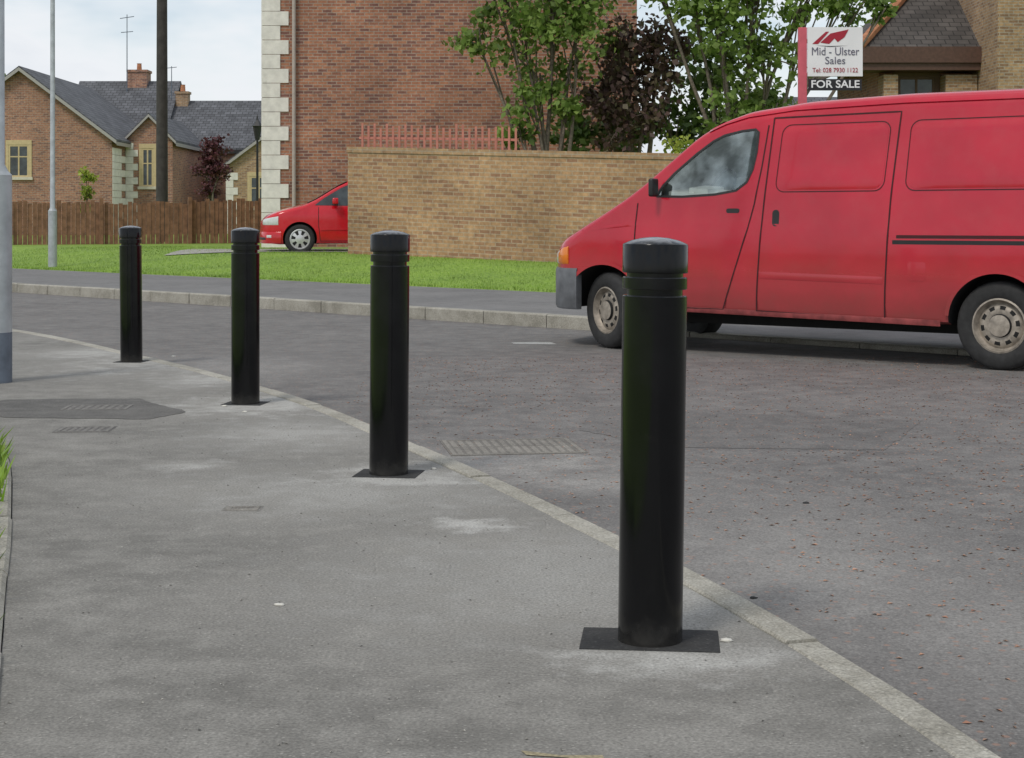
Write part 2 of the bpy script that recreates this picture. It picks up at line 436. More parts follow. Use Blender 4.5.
for j in range(ny+1):
    for i in range(nx+1):
        x=-7.1+6*i/nx; y=32.6+3.0*j/ny; V.append((x,y,terr(x,y)+.015))
for j in range(ny):
    for i in range(nx): a=j*(nx+1)+i; F.append((a,a+1,a+nx+2,a+nx+1))
mesh('driveway',V,F,mats=[M_drive],kind='structure',label='pale gravel driveway')
quad('pavement_patch',[(-2.95,9.35,.002),(-2.2,9.4,.002),(-1.78,8.75,.002),(-1.9,8.42,.002),(-2.7,8.5,.002),(-3.1,8.9,.002)],M_repair,kind='structure',label='darker tarmac repair patch in pavement')
quad('road_patch',[(.45,9.2,-.0285),(2.2,8.6,-.0285),(1.75,7.5,-.0285),(.75,7.6,-.0285),(.35,8.2,-.0285)],ground_mat('road_repair',(.135,.128,.121),(.103,.098,.093),(.21,.20,.187),speck=(.33,.19,.13),speck_amt=.4),kind='structure',label='slightly darker road repair patch')
quad('road_marking',[(.0,14.1,-.0285),(.35,14.15,-.0285),(.38,13.9,-.0285),(.02,13.95,-.0285)],M_paint,jit=.02,kind='structure',label='small worn white paint mark on road')
quad('kerb_paint_mark',[(.02,3.15,.002),(.17,3.13,.002),(.17,3.105,.002),(.02,3.125,.002)],ground_mat('ochre_mark',(.33,.28,.17),(.22,.19,.12),(.40,.35,.22)),kind='structure',label='short ochre mark on the pavement')
M_drain=ground_mat('worn_drain_iron',(.225,.208,.18),(.16,.148,.13),(.31,.29,.255),blotch=.7)
def cover(name,x,y,w,d,z,rot,nb,label,mat=M_iron,plate=M_repair,hh=.004):
    L=[(-w/2,w/2,-d/2,-d/2+.02,0,hh),(-w/2,w/2,d/2-.02,d/2,0,hh),(-w/2,-w/2+.02,-d/2+.02,d/2-.02,0,hh),(w/2-.02,w/2,-d/2+.02,d/2-.02,0,hh)]
    for i in range(nb):
        x0=-w/2+.03+(w-.06)*i/nb
        L.append((x0,x0+(w-.06)/nb*.62,-d/2+.03,-.006,0,hh*.8)); L.append((x0,x0+(w-.06)/nb*.62,.006,d/2-.03,0,hh*.8))
    e=empty(name,(x,y,z),rot,label=label,category='manhole cover')
    boxes('grating',L,mats=[mat],parent=e)
    boxes('cover_plate',[(-w/2-.01,w/2+.01,-d/2-.01,d/2+.01,-.02,.0012)],mats=[plate],parent=e)
cover('drain_cover',.0,7.62,.62,.5,-.029,.15,14,'worn ribbed iron drain cover set in the road',M_drain,ground_mat('drain_dirt',(.16,.148,.13),(.115,.107,.094),(.245,.23,.20)),.0026)
cover('manhole_cover',-2.32,8.95,.36,.24,.001,.05,7,'small rectangular iron cover in a tarmac patch',hh=.003)
cover('manhole_cover',-2.14,8.02,.26,.2,.0,.05,6,'small square iron utility cover in the pavement',hh=.003)
cover('manhole_cover',-.98,5.82,.12,.08,.0,.0,4,'tiny iron stop tap cover in the pavement',M_drain,M_pave,.003)
def debris(name,x,y,s,mat,label,z=0):
    bm=bmesh.new(); bmesh.ops.create_icosphere(bm,subdivisions=2,radius=s)
    for v in bm.verts:
        v.co*=random.uniform(.7,1.25); v.co.z=max(v.co.z*.45,-s*.15)
        v.co.x*=1.3
    me=bpy.data.meshes.new(name); bm.to_mesh(me); bm.free()
    o=add_obj(name,me,mats=[mat],smooth=True,label=label,category='rubble'); o.location=(x,y,z+s*.15); return o
M_rub=simple('rubble_mortar',(.6,.58,.52),.9,.15,30)
debris('mortar_lump',.535,3.99,.013,M_rub,'small white lump of mortar beside a bollard base')
debris('pebble',-.635,4.36,.011,M_rub,'pale scrap lying on the pavement')
debris('pebble',.67,4.44,.009,M_patch,'small dark stone on the kerb')
debris('pebble',1.12,6.1,.010,M_patch,'small dark stone lying on the road',-.03)
for (x,y,s) in ((-1.46,8.75,.011),(-1.62,9.02,.013),(-1.4,9.3,.009),(-.33,6.75,.009),(-.25,6.95,.011),(-2.6,12.3,.013)):
    debris('mortar_lump',x,y,s,M_rub,'small white lump of mortar on the pavement')
def litter(name,n,fn,size,mat,label):
    V=[];F=[]
    for i in range(n):
        x,y,z=fn(); a=random.uniform(0,6.28); s=size*random.uniform(.5,1.3); w=s*random.uniform(.35,.7)
        c,sn=math.cos(a),math.sin(a); o=len(V)
        for dx,dy,dz in ((-s,0,.001),(0,-w,.003+s*.15),(s,0,.001),(0,w,.003)):
            V.append((x+dx*c-dy*sn,y+dx*sn+dy*c,z+dz))
        F.append((o,o+1,o+2,o+3))
    return mesh(name,V,F,mats=[mat],kind='stuff',label=label)
def rl():
    while True:
        y=2.6+10*random.random()**1.1; x=random.uniform(-1,4.5)
        k=np.interp(y,[p[1] for p in KP[:22]],[p[0] for p in KP[:22]])
        if x>k+.05 and x<.36*y and random.random()<min(1,.25+.5*(x-k)): return x,y,-.03
litter('leaf_litter',4500,rl,.009,M_litter,'small dry reddish leaf scraps scattered over the road')
def pl():
    while True:
        y=2.6+8*random.random(); x=random.uniform(-2,1)
        k=np.interp(y,[p[1] for p in KP[:22]],[p[0] for p in KP[:22]])
        if x<k-.12 and x>-.22*y-.4: return x,y,0
litter('grit',1100,pl,.004,leafmat('grit_stone',(.10,.095,.085),(.2,.19,.165),(.40,.38,.34),0),'fine grit and small scraps scattered on the pavement')

def blades(name,n,fn,h,label):
    V=[];F=[]
    for i in range(n):
        x,y,z=fn(); a=random.uniform(0,6.28); hh=h*random.uniform(.4,1.3); w=h*.14
        lx,ly=random.gauss(0,.45)*hh,random.gauss(0,.45)*hh; o=len(V)
        V+=[(x-w*math.cos(a),y-w*math.sin(a),z-.01),(x+w*math.cos(a),y+w*math.sin(a),z-.01),(x+lx,y+ly,z+hh)]
        F.append((o,o+1,o+2))
    return mesh(name,V,F,mats=[M_blade],kind='stuff',label=label)
def gv():
    while True:
        t=random.uniform(-24,4); s=PW+.02+7*random.random()**1.4
        x,y=st(s,t)
        if y>0 and -.36<x/y<.2: return x,y,terr(x,y)
blades('grass_blades',40000,gv,.036,'short green grass blades of the mown verge')
def gn():
    i=random.randrange(8,len(ED)-8); p=ED[i]; q=ED[i+1]; f=random.random()
    y=p.y*(1-f)+q.y*f
    off=.04 if 5.8<y<7.4 else .07
    x=p.x*(1-f)+q.x*f-off-abs(random.gauss(0,.2)); return x,y,.02
blades('grass_tufts',9000,gn,.085,'rough grass tufts beside the pavement edging')

# ------------------------------------------------------------ bollards
def bollard(x,y,lean,label,rz,pw,pd):
    e=empty('bollard',(x,y,0),0,label=label,category='bollard',group='bollards along the pavement edge')
    e.rotation_euler=(0,lean,0)
    R=.0805
    post=lathe('post',[(0,-.05),(R,-.05),(R,.860),(R-.0015,.862),(R-.011,.8625),(R-.011,.8775),(R-.0015,.878),(R,.880),(R,.906),(R-.0015,.908),(R-.010,.9085),(R-.010,.925)],56,parent=e,mats=[M_black]); sharp(post,30)
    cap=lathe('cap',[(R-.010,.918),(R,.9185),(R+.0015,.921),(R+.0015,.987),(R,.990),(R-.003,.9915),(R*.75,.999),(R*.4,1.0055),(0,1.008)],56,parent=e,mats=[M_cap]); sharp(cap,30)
    c=[(-pw/2,-pd/2),(pw/2,-pd/2),(pw/2,pd/2),(-pw/2,pd/2)]
    n=4
    pts=[(p[0],p[1],.0022) for p in c]
    F=[tuple(range(n))]
    low=[(p[0]*1.03,p[1]*1.03,-.004) for p in pts]
    F+=[(i,n+i,n+(i+1)%n,(i+1)%n) for i in range(n)]
    pl_=mesh('bitumen_square',pts+low,F,parent=e,mats=[M_patch]); pl_.rotation_euler=(0,-lean,rz)  # flat square of bitumen fill around the post
    return e
bollard(.345,4.0,.014,'glossy black steel bollard with grooved cap, tilted slightly over bitumen square',-.10,.34,.205)
bollard(-.51,6.62,.006,'glossy black steel bollard with grooved cap beside the kerb',-.14,.26,.21)
bollard(-1.526,9.16,0,'black steel bollard with grooved cap on dusty pavement',-.14,.23,.20)
bollard(-2.823,11.87,-.008,'black steel bollard with grooved cap at the kerb bend',-.14,.21,.20)

# ------------------------------------------------------------ lamp posts & poles
def lamp_post(name,x,y,z,rb,rt,hb,H,label,base_dark):
    e=empty(name,(x,y,z),0,label=label,category='lamp post')
    p=lathe('post',[(0,hb-.02),(rb*.8,hb),(rt,hb+.05),(rt*.75,H),(0,H)],24,parent=e,mats=[M_galv]); sharp(p)
    if base_dark:
        b=lathe('base_section',[(0,-.1),(rb,-.1),(rb,.32),(rb*.995,.325)],24,parent=e,mats=[M_galvd]); sharp(b)
        c=lathe('access_section',[(rb*.995,.325),(rb*.99,hb-.02),(rb*.8,hb+.003)],24,parent=e,mats=[M_galv]); sharp(c)
    else:
        b=lathe('base_section',[(0,-.1),(rb,-.1),(rb,hb-.02),(rb*.8,hb+.003)],24,parent=e,mats=[M_galv]); sharp(b)
    V,F=tube_mesh([[((0,0,H-.02),rt*.7),((0,-.2,H+.25),rt*.6),((0,-.8,H+.35),rt*.5)]])
    mesh('arm',V,F,parent=e,mats=[M_galv],smooth=True)
    l=boxes('lamp_head',[(-.13,.13,-1.35,-.75,H+.28,H+.42)],bev=.04,parent=e,mats=[M_galv])
    return e
lamp_post('lamp_post',-3.335,10.35,0,.098,.052,1.36,7.5,'grey galvanised lamp post with thicker blue-grey base',True)
lamp_post('lamp_post',-9.03,31.45,.1,.085,.05,1.15,8.5,'slim pale grey lamp post on the verge',False)
pe=empty('telegraph_pole',(-10.5,48,.3),0,label='tall dark wooden telegraph pole behind the fence',category='pole')
tp=lathe('post',[(0,-.3),(.185,-.3),(.15,9.5),(0,9.52)],16,parent=pe,mats=[M_pole]); sharp(tp)
boxes('crossarm',[(-.9,.9,-.25,-.16,8.7,8.82)],parent=pe,mats=[M_pole])
le=empty('lantern_post',(-9.55,60,.4),0,label='dark old-style lantern post between houses',category='lamp post')
o=lathe('post',[(0,-.2),(.06,-.2),(.04,3.65),(0,3.66)],12,parent=le,mats=[M_plast])
o=lathe('lantern',[(0,3.64),(.08,3.65),(.17,4.15),(.22,4.17),(.05,4.4),(.03,4.55),(0,4.6)],6,parent=le,mats=[M_plast])

# ------------------------------------------------------------ houses
def win(parent,cx,y,z0,z1,w,nrm='front',x=None,frame=M_frame,sur=.12,label=None):
    a=w/2
    def B(lst):
        if nrm=='front': return [(cx+p[0],cx+p[1],y+p[2],y+p[3],p[4],p[5]) for p in lst]
        return [(x-p[3],x-p[2],cx+p[0],cx+p[1],p[4],p[5]) for p in lst]
    pane=boxes('window',B([(-a+.05,a-.05,-.012,.02,z0+.05,z1-.05)]),mats=[M_pane],parent=parent)
    boxes('frame',B([(-a,-a+.07,-.03,.01,z0,z1),(a-.07,a,-.03,.01,z0,z1),(-a+.07,a-.07,-.03,.01,z0,z0+.07),(-a+.07,a-.07,-.03,.01,z1-.07,z1),(-.03,.03,-.026,.01,z0+.07,z1-.07),(-a+.07,-.03,-.026,.01,(z0+z1)/2+.15,(z0+z1)/2+.2),(.03,a-.07,-.026,.01,(z0+z1)/2+.15,(z0+z1)/2+.2)]),mats=[frame],parent=pane)
    boxes('surround',B([(-a-sur,-a-.002,-.04,.01,z0,z1),(a+.002,a+sur,-.04,.01,z0,z1),(-a-sur,a+sur,-.045,.01,z1+.002,z1+.2)]),mats=[frame],parent=pane)
    boxes('sill',B([(-a-sur-.05,a+sur+.05,-.09,.01,z0-.12,z0-.002)]),mats=[M_sill],parent=pane)
    return pane
def gable(parent,x0,x1,y0,y1,zb,ze,zr,brick,roof,axis='y',ov=.25,fascia=M_white,bt=.20):
    if axis=='y':
        xm=(x0+x1)/2
        V=[(x0,y0,zb),(x1,y0,zb),(x1,y1,zb),(x0,y1,zb),(x0,y0,ze),(x1,y0,ze),(x1,y1,ze),(x0,y1,ze),(xm,y0,zr),(xm,y1,zr)]
        F=[(0,1,5,8,4),(1,2,6,5),(2,3,7,9,6),(3,0,4,7),(4,8,9,7),(5,6,9,8)]
        run=(x1-x0)/2; sl=(zr-ze)/run; t=.12
        y0o,y1o=y0-ov,y1+ov
        R=[]
        for sgn in (-1,1):
            xe=xm+sgn*(run+ov); ze_=zr-sl*(run+ov)
            R.append([(xm,zr+.02),(xe,ze_+.02),(xe,ze_+.02+t),(xm,zr+.02+t)])
        RV=[];RF=[]
        for q in R:
            o=len(RV)
            RV+=[(p[0],y0o,p[1]) for p in q]+[(p[0],y1o,p[1]) for p in q]
            RF+=[(o,o+1,o+2,o+3),(o+7,o+6,o+5,o+4),(o+3,o+2,o+6,o+7),(o+1,o,o+4,o+5),(o+2,o+1,o+5,o+6)]
        FV=[];FF=[]
        for sgn in (-1,1):
            xe=xm+sgn*(run+ov); ze_=zr-sl*(run+ov)
            o=len(FV)
            for yy in (y0o-.03,y0o-.002): FV+=[(xm,yy,zr+.08-bt),(xe,yy,ze_+.08-bt),(xe,yy,ze_+.08),(xm,yy,zr+.08)]
            FF+=[(o,o+1,o+2,o+3),(o+4,o+7,o+6,o+5),(o,o+4,o+5,o+1),(o+1,o+5,o+6,o+2),(o+2,o+6,o+7,o+3)]
            o=len(FV); xx=xe+sgn*.002
            FV+=[(xx,y0o,ze_-.12),(xx,y1o,ze_-.12),(xx,y1o,ze_+.03),(xx,y0o,ze_+.03)]; FF.append((o,o+1,o+2,o+3))
    else:
        ym=(y0+y1)/2
        V=[(x0,y0,zb),(x1,y0,zb),(x1,y1,zb),(x0,y1,zb),(x0,y0,ze),(x1,y0,ze),(x1,y1,ze),(x0,y1,ze),(x0,ym,zr),(x1,ym,zr)]
        F=[(0,1,5,4),(1,2,6,9,5),(2,3,7,6),(3,0,4,8,7),(4,5,9,8),(6,7,8,9)]
        run=(y1-y0)/2; sl=(zr-ze)/run; t=.12
        RV=[];RF=[]
        for sgn in (-1,1):
            ye=ym+sgn*(run+ov); ze_=zr-sl*(run+ov)
            q=[(ym,zr+.02),(ye,ze_+.02),(ye,ze_+.02+t),(ym,zr+.02+t)]; o=len(RV)
            RV+=[(x0-ov,p[0],p[1]) for p in q]+[(x1+ov,p[0],p[1]) for p in q]
            RF+=[(o,o+1,o+2,o+3),(o+7,o+6,o+5,o+4),(o+3,o+2,o+6,o+7),(o+1,o,o+4,o+5),(o+2,o+1,o+5,o+6)]
        ye=ym-(run+ov); ze_=zr-sl*(run+ov)
        FV=[(x0-ov,ye-.03,ze_-.12),(x1+ov,ye-.03,ze_-.12),(x1+ov,ye-.03,ze_+.06),(x0-ov,ye-.03,ze_+.06)]; FF=[(0,1,2,3)]
    w=mesh('wall',V,F,mats=[brick],parent=parent); auto_uv(w)
    r=mesh('roof',RV,RF,mats=[roof],parent=parent)
    recalc(r)
    auto_uv(r)
    f=mesh('fascia',FV,FF,mats=[fascia],parent=parent)
    return w,r
def quoins(parent,x,y,z0,z1,sx,bh=.33,wl=.62,ws=.42,side=True,gap=.012,sy=1):
    L=[];z=z0;i=0
    while z+bh<z1+.02:
        w=wl if i%2==0 else ws; w2=ws if i%2==0 else wl
        xa,xb=(x-.03,x+w) if sx>0 else (x-w,x+.03)
        L.append((xa,xb,y-.03,y+.10,z,z+bh-gap))
        if side:
            xs=(x-.03,x+.1) if sx>0 else (x-.1,x+.03)
            L.append((xs[0],xs[1],y+.102,y+w2,z,z+bh-gap))
        z+=bh;i+=1
    return boxes('quoin',L,mats=[M_quoin],parent=parent)
def chimney(parent,x,y,z0,z1,w,brick,pots=1):
    c=boxes('chimney',[(x-w/2,x+w/2,y-w/2,y+w/2,z0,z1),(x-w/2-.05,x+w/2+.05,y-w/2-.05,y+w/2+.05,z1+.002,z1+.12)],mats=[brick],parent=parent)
    for k in range(pots):
        p=lathe('chimney_pot',[(.13,z1+.12),(.11,z1+.45),(.13,z1+.47),(.09,z1+.47),(.09,z1+.2)],12,parent=c,mats=[M_terra])
        p.location=(x+(k-(pots-1)/2)*.35,y,0)
    return c
hA=empty('brick_house',(0,0,0),0,label='brown brick house with gable end, slate roof and white quoins',category='house')
_,rA=gable(hA,-24.4,-16.75,67,78,-.2,4.48,7.35,M_brickA,M_slate,'y',.25,bt=.15)
win(hA,-20.65,67,2.85,4.2,.85)
boxes('quoin',[(-16.85,-16.71,67.03,67.0+(2.25 if i%2 else 1.5),.2+i*.3,.2+i*.3+.285) for i in range(13)],mats=[M_quoin],parent=hA)
gable(hA,-16.70,-14.7,69.3,76,-.2,4.55,5.55,M_brickA,M_slate,'y',.18,bt=.12)
quoins(hA,-16.70,69.3,.2,4.4,1,bh=.3,wl=.5,ws=.3,side=False)
win(hA,-15.78,69.3,2.5,4.15,.5)
_,rA2=gable(hA,-21.5,-16.9,77,84,-.2,5.1,7.9,M_brickA,M_slate,'x',.25)
chimney(rA2,-18.75,80.5,6.2,8.45,.95,M_brickA,1)
V,F=tube_mesh([[((-19.2,79.8,7.0),.03),((-19.2,79.8,11.3),.02)],[((-19.55,79.8,11.1),.02),((-18.85,79.8,11.2),.02)],[((-19.5,79.8,10.4),.02),((-18.9,79.8,10.45),.02)]],5)
mesh('television_aerial',V,F,mats=[M_galvd],parent=rA2)
V,F=tube_mesh([[((-16.7,78.5,7),.025),((-16.7,78.5,8.6),.018)],[((-16.95,78.5,8.5),.018),((-16.45,78.5,8.55),.018)]],5)
hB=empty('brick_house',(0,0,0),0,label='brick house with slate roof, timber windows and projecting gabled wing',category='house')
_,rB=gable(hB,-16.7,-8.0,76.3,83,-.2,4.5,6.85,M_brickA,M_slate,'x',.25,fascia=M_plast)
win(hB,-15.45,76.3,2.6,4.25,.6)
chimney(rB,-16.35,79.5,6.3,7.3,.6,M_brickE,1)
gable(hB,-12.75,-8.2,71.5,76.2,-.2,3.5,5.2,M_brickE,M_slate,'y',.2,bt=.14)
quoins(hB,-12.75,71.5,.2,3.4,1,wl=.5,ws=.3,side=False)
win(hB,-11.3,71.5,1.6,3.0,.8)
mesh('television_aerial',V,F,mats=[M_galvd],parent=rB)
hC=empty('brick_house',(0,0,0),0,label='tall red brick house with white stone quoins and downpipe',category='house')
gable(hC,-5.98,3.0,38.4,48,-.2,7.6,10.6,M_brickC,M_slate,'x',.3)
quoins(hC,-5.98,38.4,.2,7.5,1,bh=.345,wl=.62,ws=.42)
d=lathe('downpipe',[(.045,.3),(.045,7.5)],10,parent=hC,mats=[simple('grey_downpipe',(.42,.36,.32),.6,.1)]); d.location=(-5.22,38.3,0)
hE=empty('brick_house',(0,0,0),0,label='buff brick house with low grey tiled roof and terracotta hip',category='house')
boxes('wall',[(9.35,11.7,40.8,46,-.2,5.35)],mats=[M_brickA],parent=hE)
boxes('side_wall',[(9.34,9.7,40.2,40.798,-.2,4.7),(10.9,11.69,40.2,40.798,-.2,4.7),(9.701,10.899,40.3,40.798,-.2,3.1)],mats=[M_brickE],parent=hE)
win(hE,10.3,40.79,3.2,4.7,.95,frame=M_framed)
V=[(8.75,40.0,5.35),(12.3,40.0,5.35),(12.3,43.6,8.0),(11.5,43.6,8.0),(8.75,48,5.35),(12.3,48,5.35)]
r=mesh('roof',V+[(v[0],v[1],v[2]-.1) for v in V[:2]]+[(8.75,48,5.25)],[(0,1,2,3),(0,3,4),(3,2,5,4),(0,6,7,1),(0,4,8,6)],mats=[M_tileE],parent=hE); auto_uv(r)
V_,F_=tube_mesh([[((8.7,39.95,5.42),.13),((11.5,43.6,8.08),.13)]],8); mesh('hip_tiles',V_,F_,mats=[M_terra],parent=hE)
boxes('fascia',[(8.72,12.3,39.93,39.99,4.98,5.38),(8.68,8.74,39.93,48,4.98,5.38)],mats=[M_fascia],parent=hE)
boxes('soffit',[(8.75,12.3,40.0,40.8,4.80,5.05)],mats=[M_fascia],parent=hE)
gable(hE,11.72,20,38.6,47,-.2,7.4,10,M_brickE,M_tileE,'x',.3,fascia=M_fascia)
hF=empty('bungalow',(0,0,0),0,label='distant low house with grey slate roof',category='house')
gable(hF,10.2,16.6,58,64,-.2,4.4,5.6,M_brickE,M_slate,'x',.3)

def zt_w(x): return 2.47-.044*(x+3.18)
def garden_wall():
    e=empty('garden_wall',(0,0,0),0,label='long buff brick garden wall with sloping brick coping',category='wall')
    a=Vector((-3.18,31.0)); b=Vector((9.5,24.1)); d=(b-a).normalized(); n=Vector((-d.y,d.x))
    th=.22
    V=[]
    for p,z0,z1 in ((a,0,zt_w(a.x)-.11),(b,-.3,zt_w(b.x)-.11)):
        q=p+n*th
        V+=[(*p,z0-.2),(*q,z0-.2),(*q,z1),(*p,z1)]
    F=[(0,4,5,1),(1,5,6,2),(3,2,6,7),(0,3,7,4),(0,1,2,3),(4,7,6,5)]
    w=mesh('wall',V,F,mats=[M_brickW],parent=e); recalc(w); auto_uv(w,.044)
    V=[]
    for p,z1 in ((a-d*.02,zt_w(a.x)),(b,zt_w(b.x))):
        p0=p-n*.02; q=p+n*(th+.02)
        V+=[(*p0,z1-.108),(*q,z1-.108),(*q,z1),(*p0,z1)]
    c=mesh('coping',V,F,mats=[M_coping],parent=e); recalc(c); auto_uv(c,.044)
garden_wall()
e=empty('picket_fence',(0,0,0),0,label='reddish picket fence just behind the garden wall',category='fence')
L=[];x=-2.95
while x<.05:
    y=31.45-.545*(x+3.18)
    L.append((x,x+.042,y,y+.03,.3,2.90+random.uniform(-.05,.05)-.04*(x+3))); x+=.125
boxes('pickets',L,mats=[M_fence2],parent=e)
V=[];F=[]
for z in (1.9,2.64):
    o=len(V)
    for x in (-3.0,.1):
        y=31.49-.545*(x+3.18); V+=[(x,y,z-.04*(x+3)),(x,y,z+.045-.04*(x+3)),(x,y+.03,z+.045-.04*(x+3)),(x,y+.03,z-.04*(x+3))]
    F+=[(o,o+4,o+5,o+1),(o+1,o+5,o+6,o+2),(o+2,o+6,o+7,o+3)]
mesh('rails',V,F,mats=[M_fence2],parent=e)
def fence():
    e=empty('timber_fence',(0,0,0),0,label='weathered brown close-boarded timber fence',category='fence')
    a=Vector((-20,39.5)); b=Vector((-6.6,45.2)); d=(b-a); Ln=d.length; d.normalize(); n=Vector((-d.y,d.x))
    V=[];F=[]; s=0;i=0
    def bx(p,w,dep,z0,z1,off):
        o=len(V); p0=p+n*off
        for z in (z0,z1):
            for q in (p0,p0+d*w,p0+d*w+n*dep,p0+n*dep): V.append((*q,z))
        F.extend([(o,o+1,o+5,o+4),(o+1,o+2,o+6,o+5),(o+2,o+3,o+7,o+6),(o+3,o,o+4,o+7),(o+4,o+5,o+6,o+7)])
    while s<Ln:
        p=a+d*s; z=terr(p.x,p.y)
        bx(p,.11,.02,z-.1,z+.98+random.uniform(-.05,.04)+.014*s+.05*(math.floor(s/2.4)%2),0 if i%2 else .022); s+=.125;i+=1
    b1=mesh('boards',V,F,mats=[M_fence],parent=e); auto_uv(b1)
    s=0
    while s<Ln:
        p=a+d*s; z=terr(p.x,p.y)
        bxV=[]
        p0=p+n*(-.105)
        for zz in (z-.2,z+1.12+.014*s):
            for q in (p0,p0+d*.1,p0+d*.1+n*.1,p0+n*.1): bxV.append((*q,zz))
        b2=mesh('fence_post',bxV,[(0,1,5,4),(1,2,6,5),(2,3,7,6),(3,0,4,7),(4,5,6,7)],mats=[M_fence],parent=e); auto_uv(b2)
        s+=2.4
fence()

# ------------------------------------------------------------ trees
def leaves(centers,size,mat,name,parent):
    n=len(centers); c=np.array(centers)
    d=rng.normal(size=(n,3)); d[:,2]-=.35; d/=np.linalg.norm(d,axis=1)[:,None]
    a=rng.normal(size=(n,3)); sdir=np.cross(d,a); sdir/=np.linalg.norm(sdir,axis=1)[:,None]
    nn=np.cross(d,sdir)
    s=(size*rng.uniform(.55,1.35,size=n))[:,None]
    v0=c; v1=c+d*s*.45+sdir*s*.36+nn*s*.08; v2=c+d*s; v3=c+d*s*.45-sdir*s*.36+nn*s*.08
    V=np.stack([v0,v1,v2,v3],1).reshape(-1,3)
    me=bpy.data.meshes.new(name)
    me.vertices.add(4*n); me.vertices.foreach_set('co',V.ravel())
    me.loops.add(4*n); me.loops.foreach_set('vertex_index',np.arange(4*n))
    me.polygons.add(n); me.polygons.foreach_set('loop_start',np.arange(0,4*n,4))
    try: me.polygons.foreach_set('loop_total',np.full(n,4))
    except Exception: pass
    me.update(); me.validate()
    return add_obj(name,me,parent=parent,mats=[mat])
def tree(label,base,stems,blobs,nclump,nleaf,size,mat,name='tree',r0=.09,sig=.2):
    e=empty(name,base,0,label=label,category='tree')
    B=Vector(base); paths=[]; C=[]
    for (x,y,z,r) in blobs:
        c=Vector((x,y,z))-B
        st0=random.choice(stems); s0=Vector((st0,0,0))
        mid=s0.lerp(c,.55)+Vector((random.uniform(-.15,.15),random.uniform(-.15,.15),.3))
        paths.append([(s0-Vector((0,0,.2)),r0),(s0.lerp(mid,.5)+Vector((0,0,.15)),r0*.75),(mid,r0*.5),(c,r0*.25)])
        for k in range(int(nclump*r*r)+2):
            dd=rng.normal(size=3); dd/=np.linalg.norm(dd); rr=r*rng.uniform(.35,1.05)
            q=np.array(c)+dd*rr*np.array((1,1,.85))
            sg=r*sig*rng.uniform(.6,1.4)
            m=int(nleaf*rng.uniform(.5,1.5))
            C.append(q+rng.normal(size=(m,3))*np.array((sg,sg,sg*.7)))
            if k%2==0:
                qv=Vector(q); paths.append([(mid.lerp(c,random.random()),r0*.28),(c.lerp(qv,.5)+Vector((0,0,.05)),r0*.18),(qv,r0*.07)])
    V,F=tube_mesh(paths,6)
    mesh('trunk',V,F,mats=[M_bark],parent=e,smooth=True)
    leaves(np.concatenate(C),size,mat,'crown',e)
tree('leafy green tree with thin stems behind the wall',(.7,34,.35),[-.1,.15,.3],
  [(-.85,34,5.1,.65),(-.2,34,6.3,1.05),(.2,34,4.9,.9),(.9,34.2,6.0,1.25),(1.4,34,4.7,.85),(.45,33.7,3.6,.55),(1.7,34.4,6.6,1.2),(.1,33.8,3.0,.45),(1.2,34,3.5,.55),(.6,34.3,4.2,.6)],15,46,.155,M_leaf1,sig=.22,r0=.075)
tree('dark copper-leaved tree behind the wall',(2.6,35,.35),[0,.2],
  [(2.3,34.4,4.6,.75),(2.9,34.6,3.8,.9),(2.4,34.4,3.1,.7),(3.1,34.6,4.7,.7),(1.95,34.6,3.7,.6)],24,46,.15,M_leaf2,sig=.23)
tree('broad green maple tree behind the wall',(4.6,33,.3),[-.2,.1,.4],
  [(3.7,33,5.7,.8),(4.3,33,4.6,.9),(5.0,33,5.9,1.2),(5.3,33,4.4,.85),(4.0,33,6.6,1.0),(6.1,33,5.4,.65),(6.3,33,6.4,.8),(6.8,33.1,5.65,.5),(7.3,33.2,5.6,.5),(7.75,33.2,5.45,.35),(4.5,33,3.3,.75),(5.4,33.1,3.4,.6),(2.9,33.3,6.4,.9)],16,46,.155,M_leaf1,sig=.22,r0=.075)
tree('dense green tree further behind the wall',(4.4,37,.35),[0,.3],
  [(3.6,37,3.3,.8),(4.6,37,3.2,.9),(5.6,37,3.6,.8),(4.8,37,4.6,1.0),(1.4,37,3.2,.6),(2.4,37,3.0,.7)],20,34,.2,leafmat('leaf_dark_green',(.055,.10,.022),(.09,.145,.035),(.14,.20,.05),.3))
tree('yellow-green shrub showing above the wall',(3.3,31,.3),[0],[(3.35,31,2.45,.45),(3.8,31,2.2,.35),(3.0,31,2.1,.3)],60,40,.09,M_leaf3,name='shrub',r0=.03)
tree('young slim green tree beside a fence',(-13.3,50,.4),[0],[(-13.3,50,2.4,.25),(-13.25,50,1.9,.27),(-13.35,50,1.4,.2)],150,22,.11,M_leaf3,name='young_tree',r0=.03)
tree('small purple-leaved ornamental tree by the houses',(-11.2,60,.4),[0],[(-11.2,60,3.75,.5),(-11.4,60,3.0,.5),(-10.95,60,2.9,.5),(-11.2,60,2.2,.4)],60,30,.14,M_leaf4,name='purple_tree',r0=.06)
tree('leafy tree behind houses',(-29,90,.3),[0],[(-28.6,90,8.0,1.1),(-29.6,90,7.6,1.3)],30,40,.3,M_leaf1,r0=.12)
tree('distant dark green trees beyond the houses',(-12.2,95,.3),[0],[(-12.2,95,4.6,1.3),(-13.5,95,4.4,1.2)],20,40,.3,M_leaf1,r0=.12)

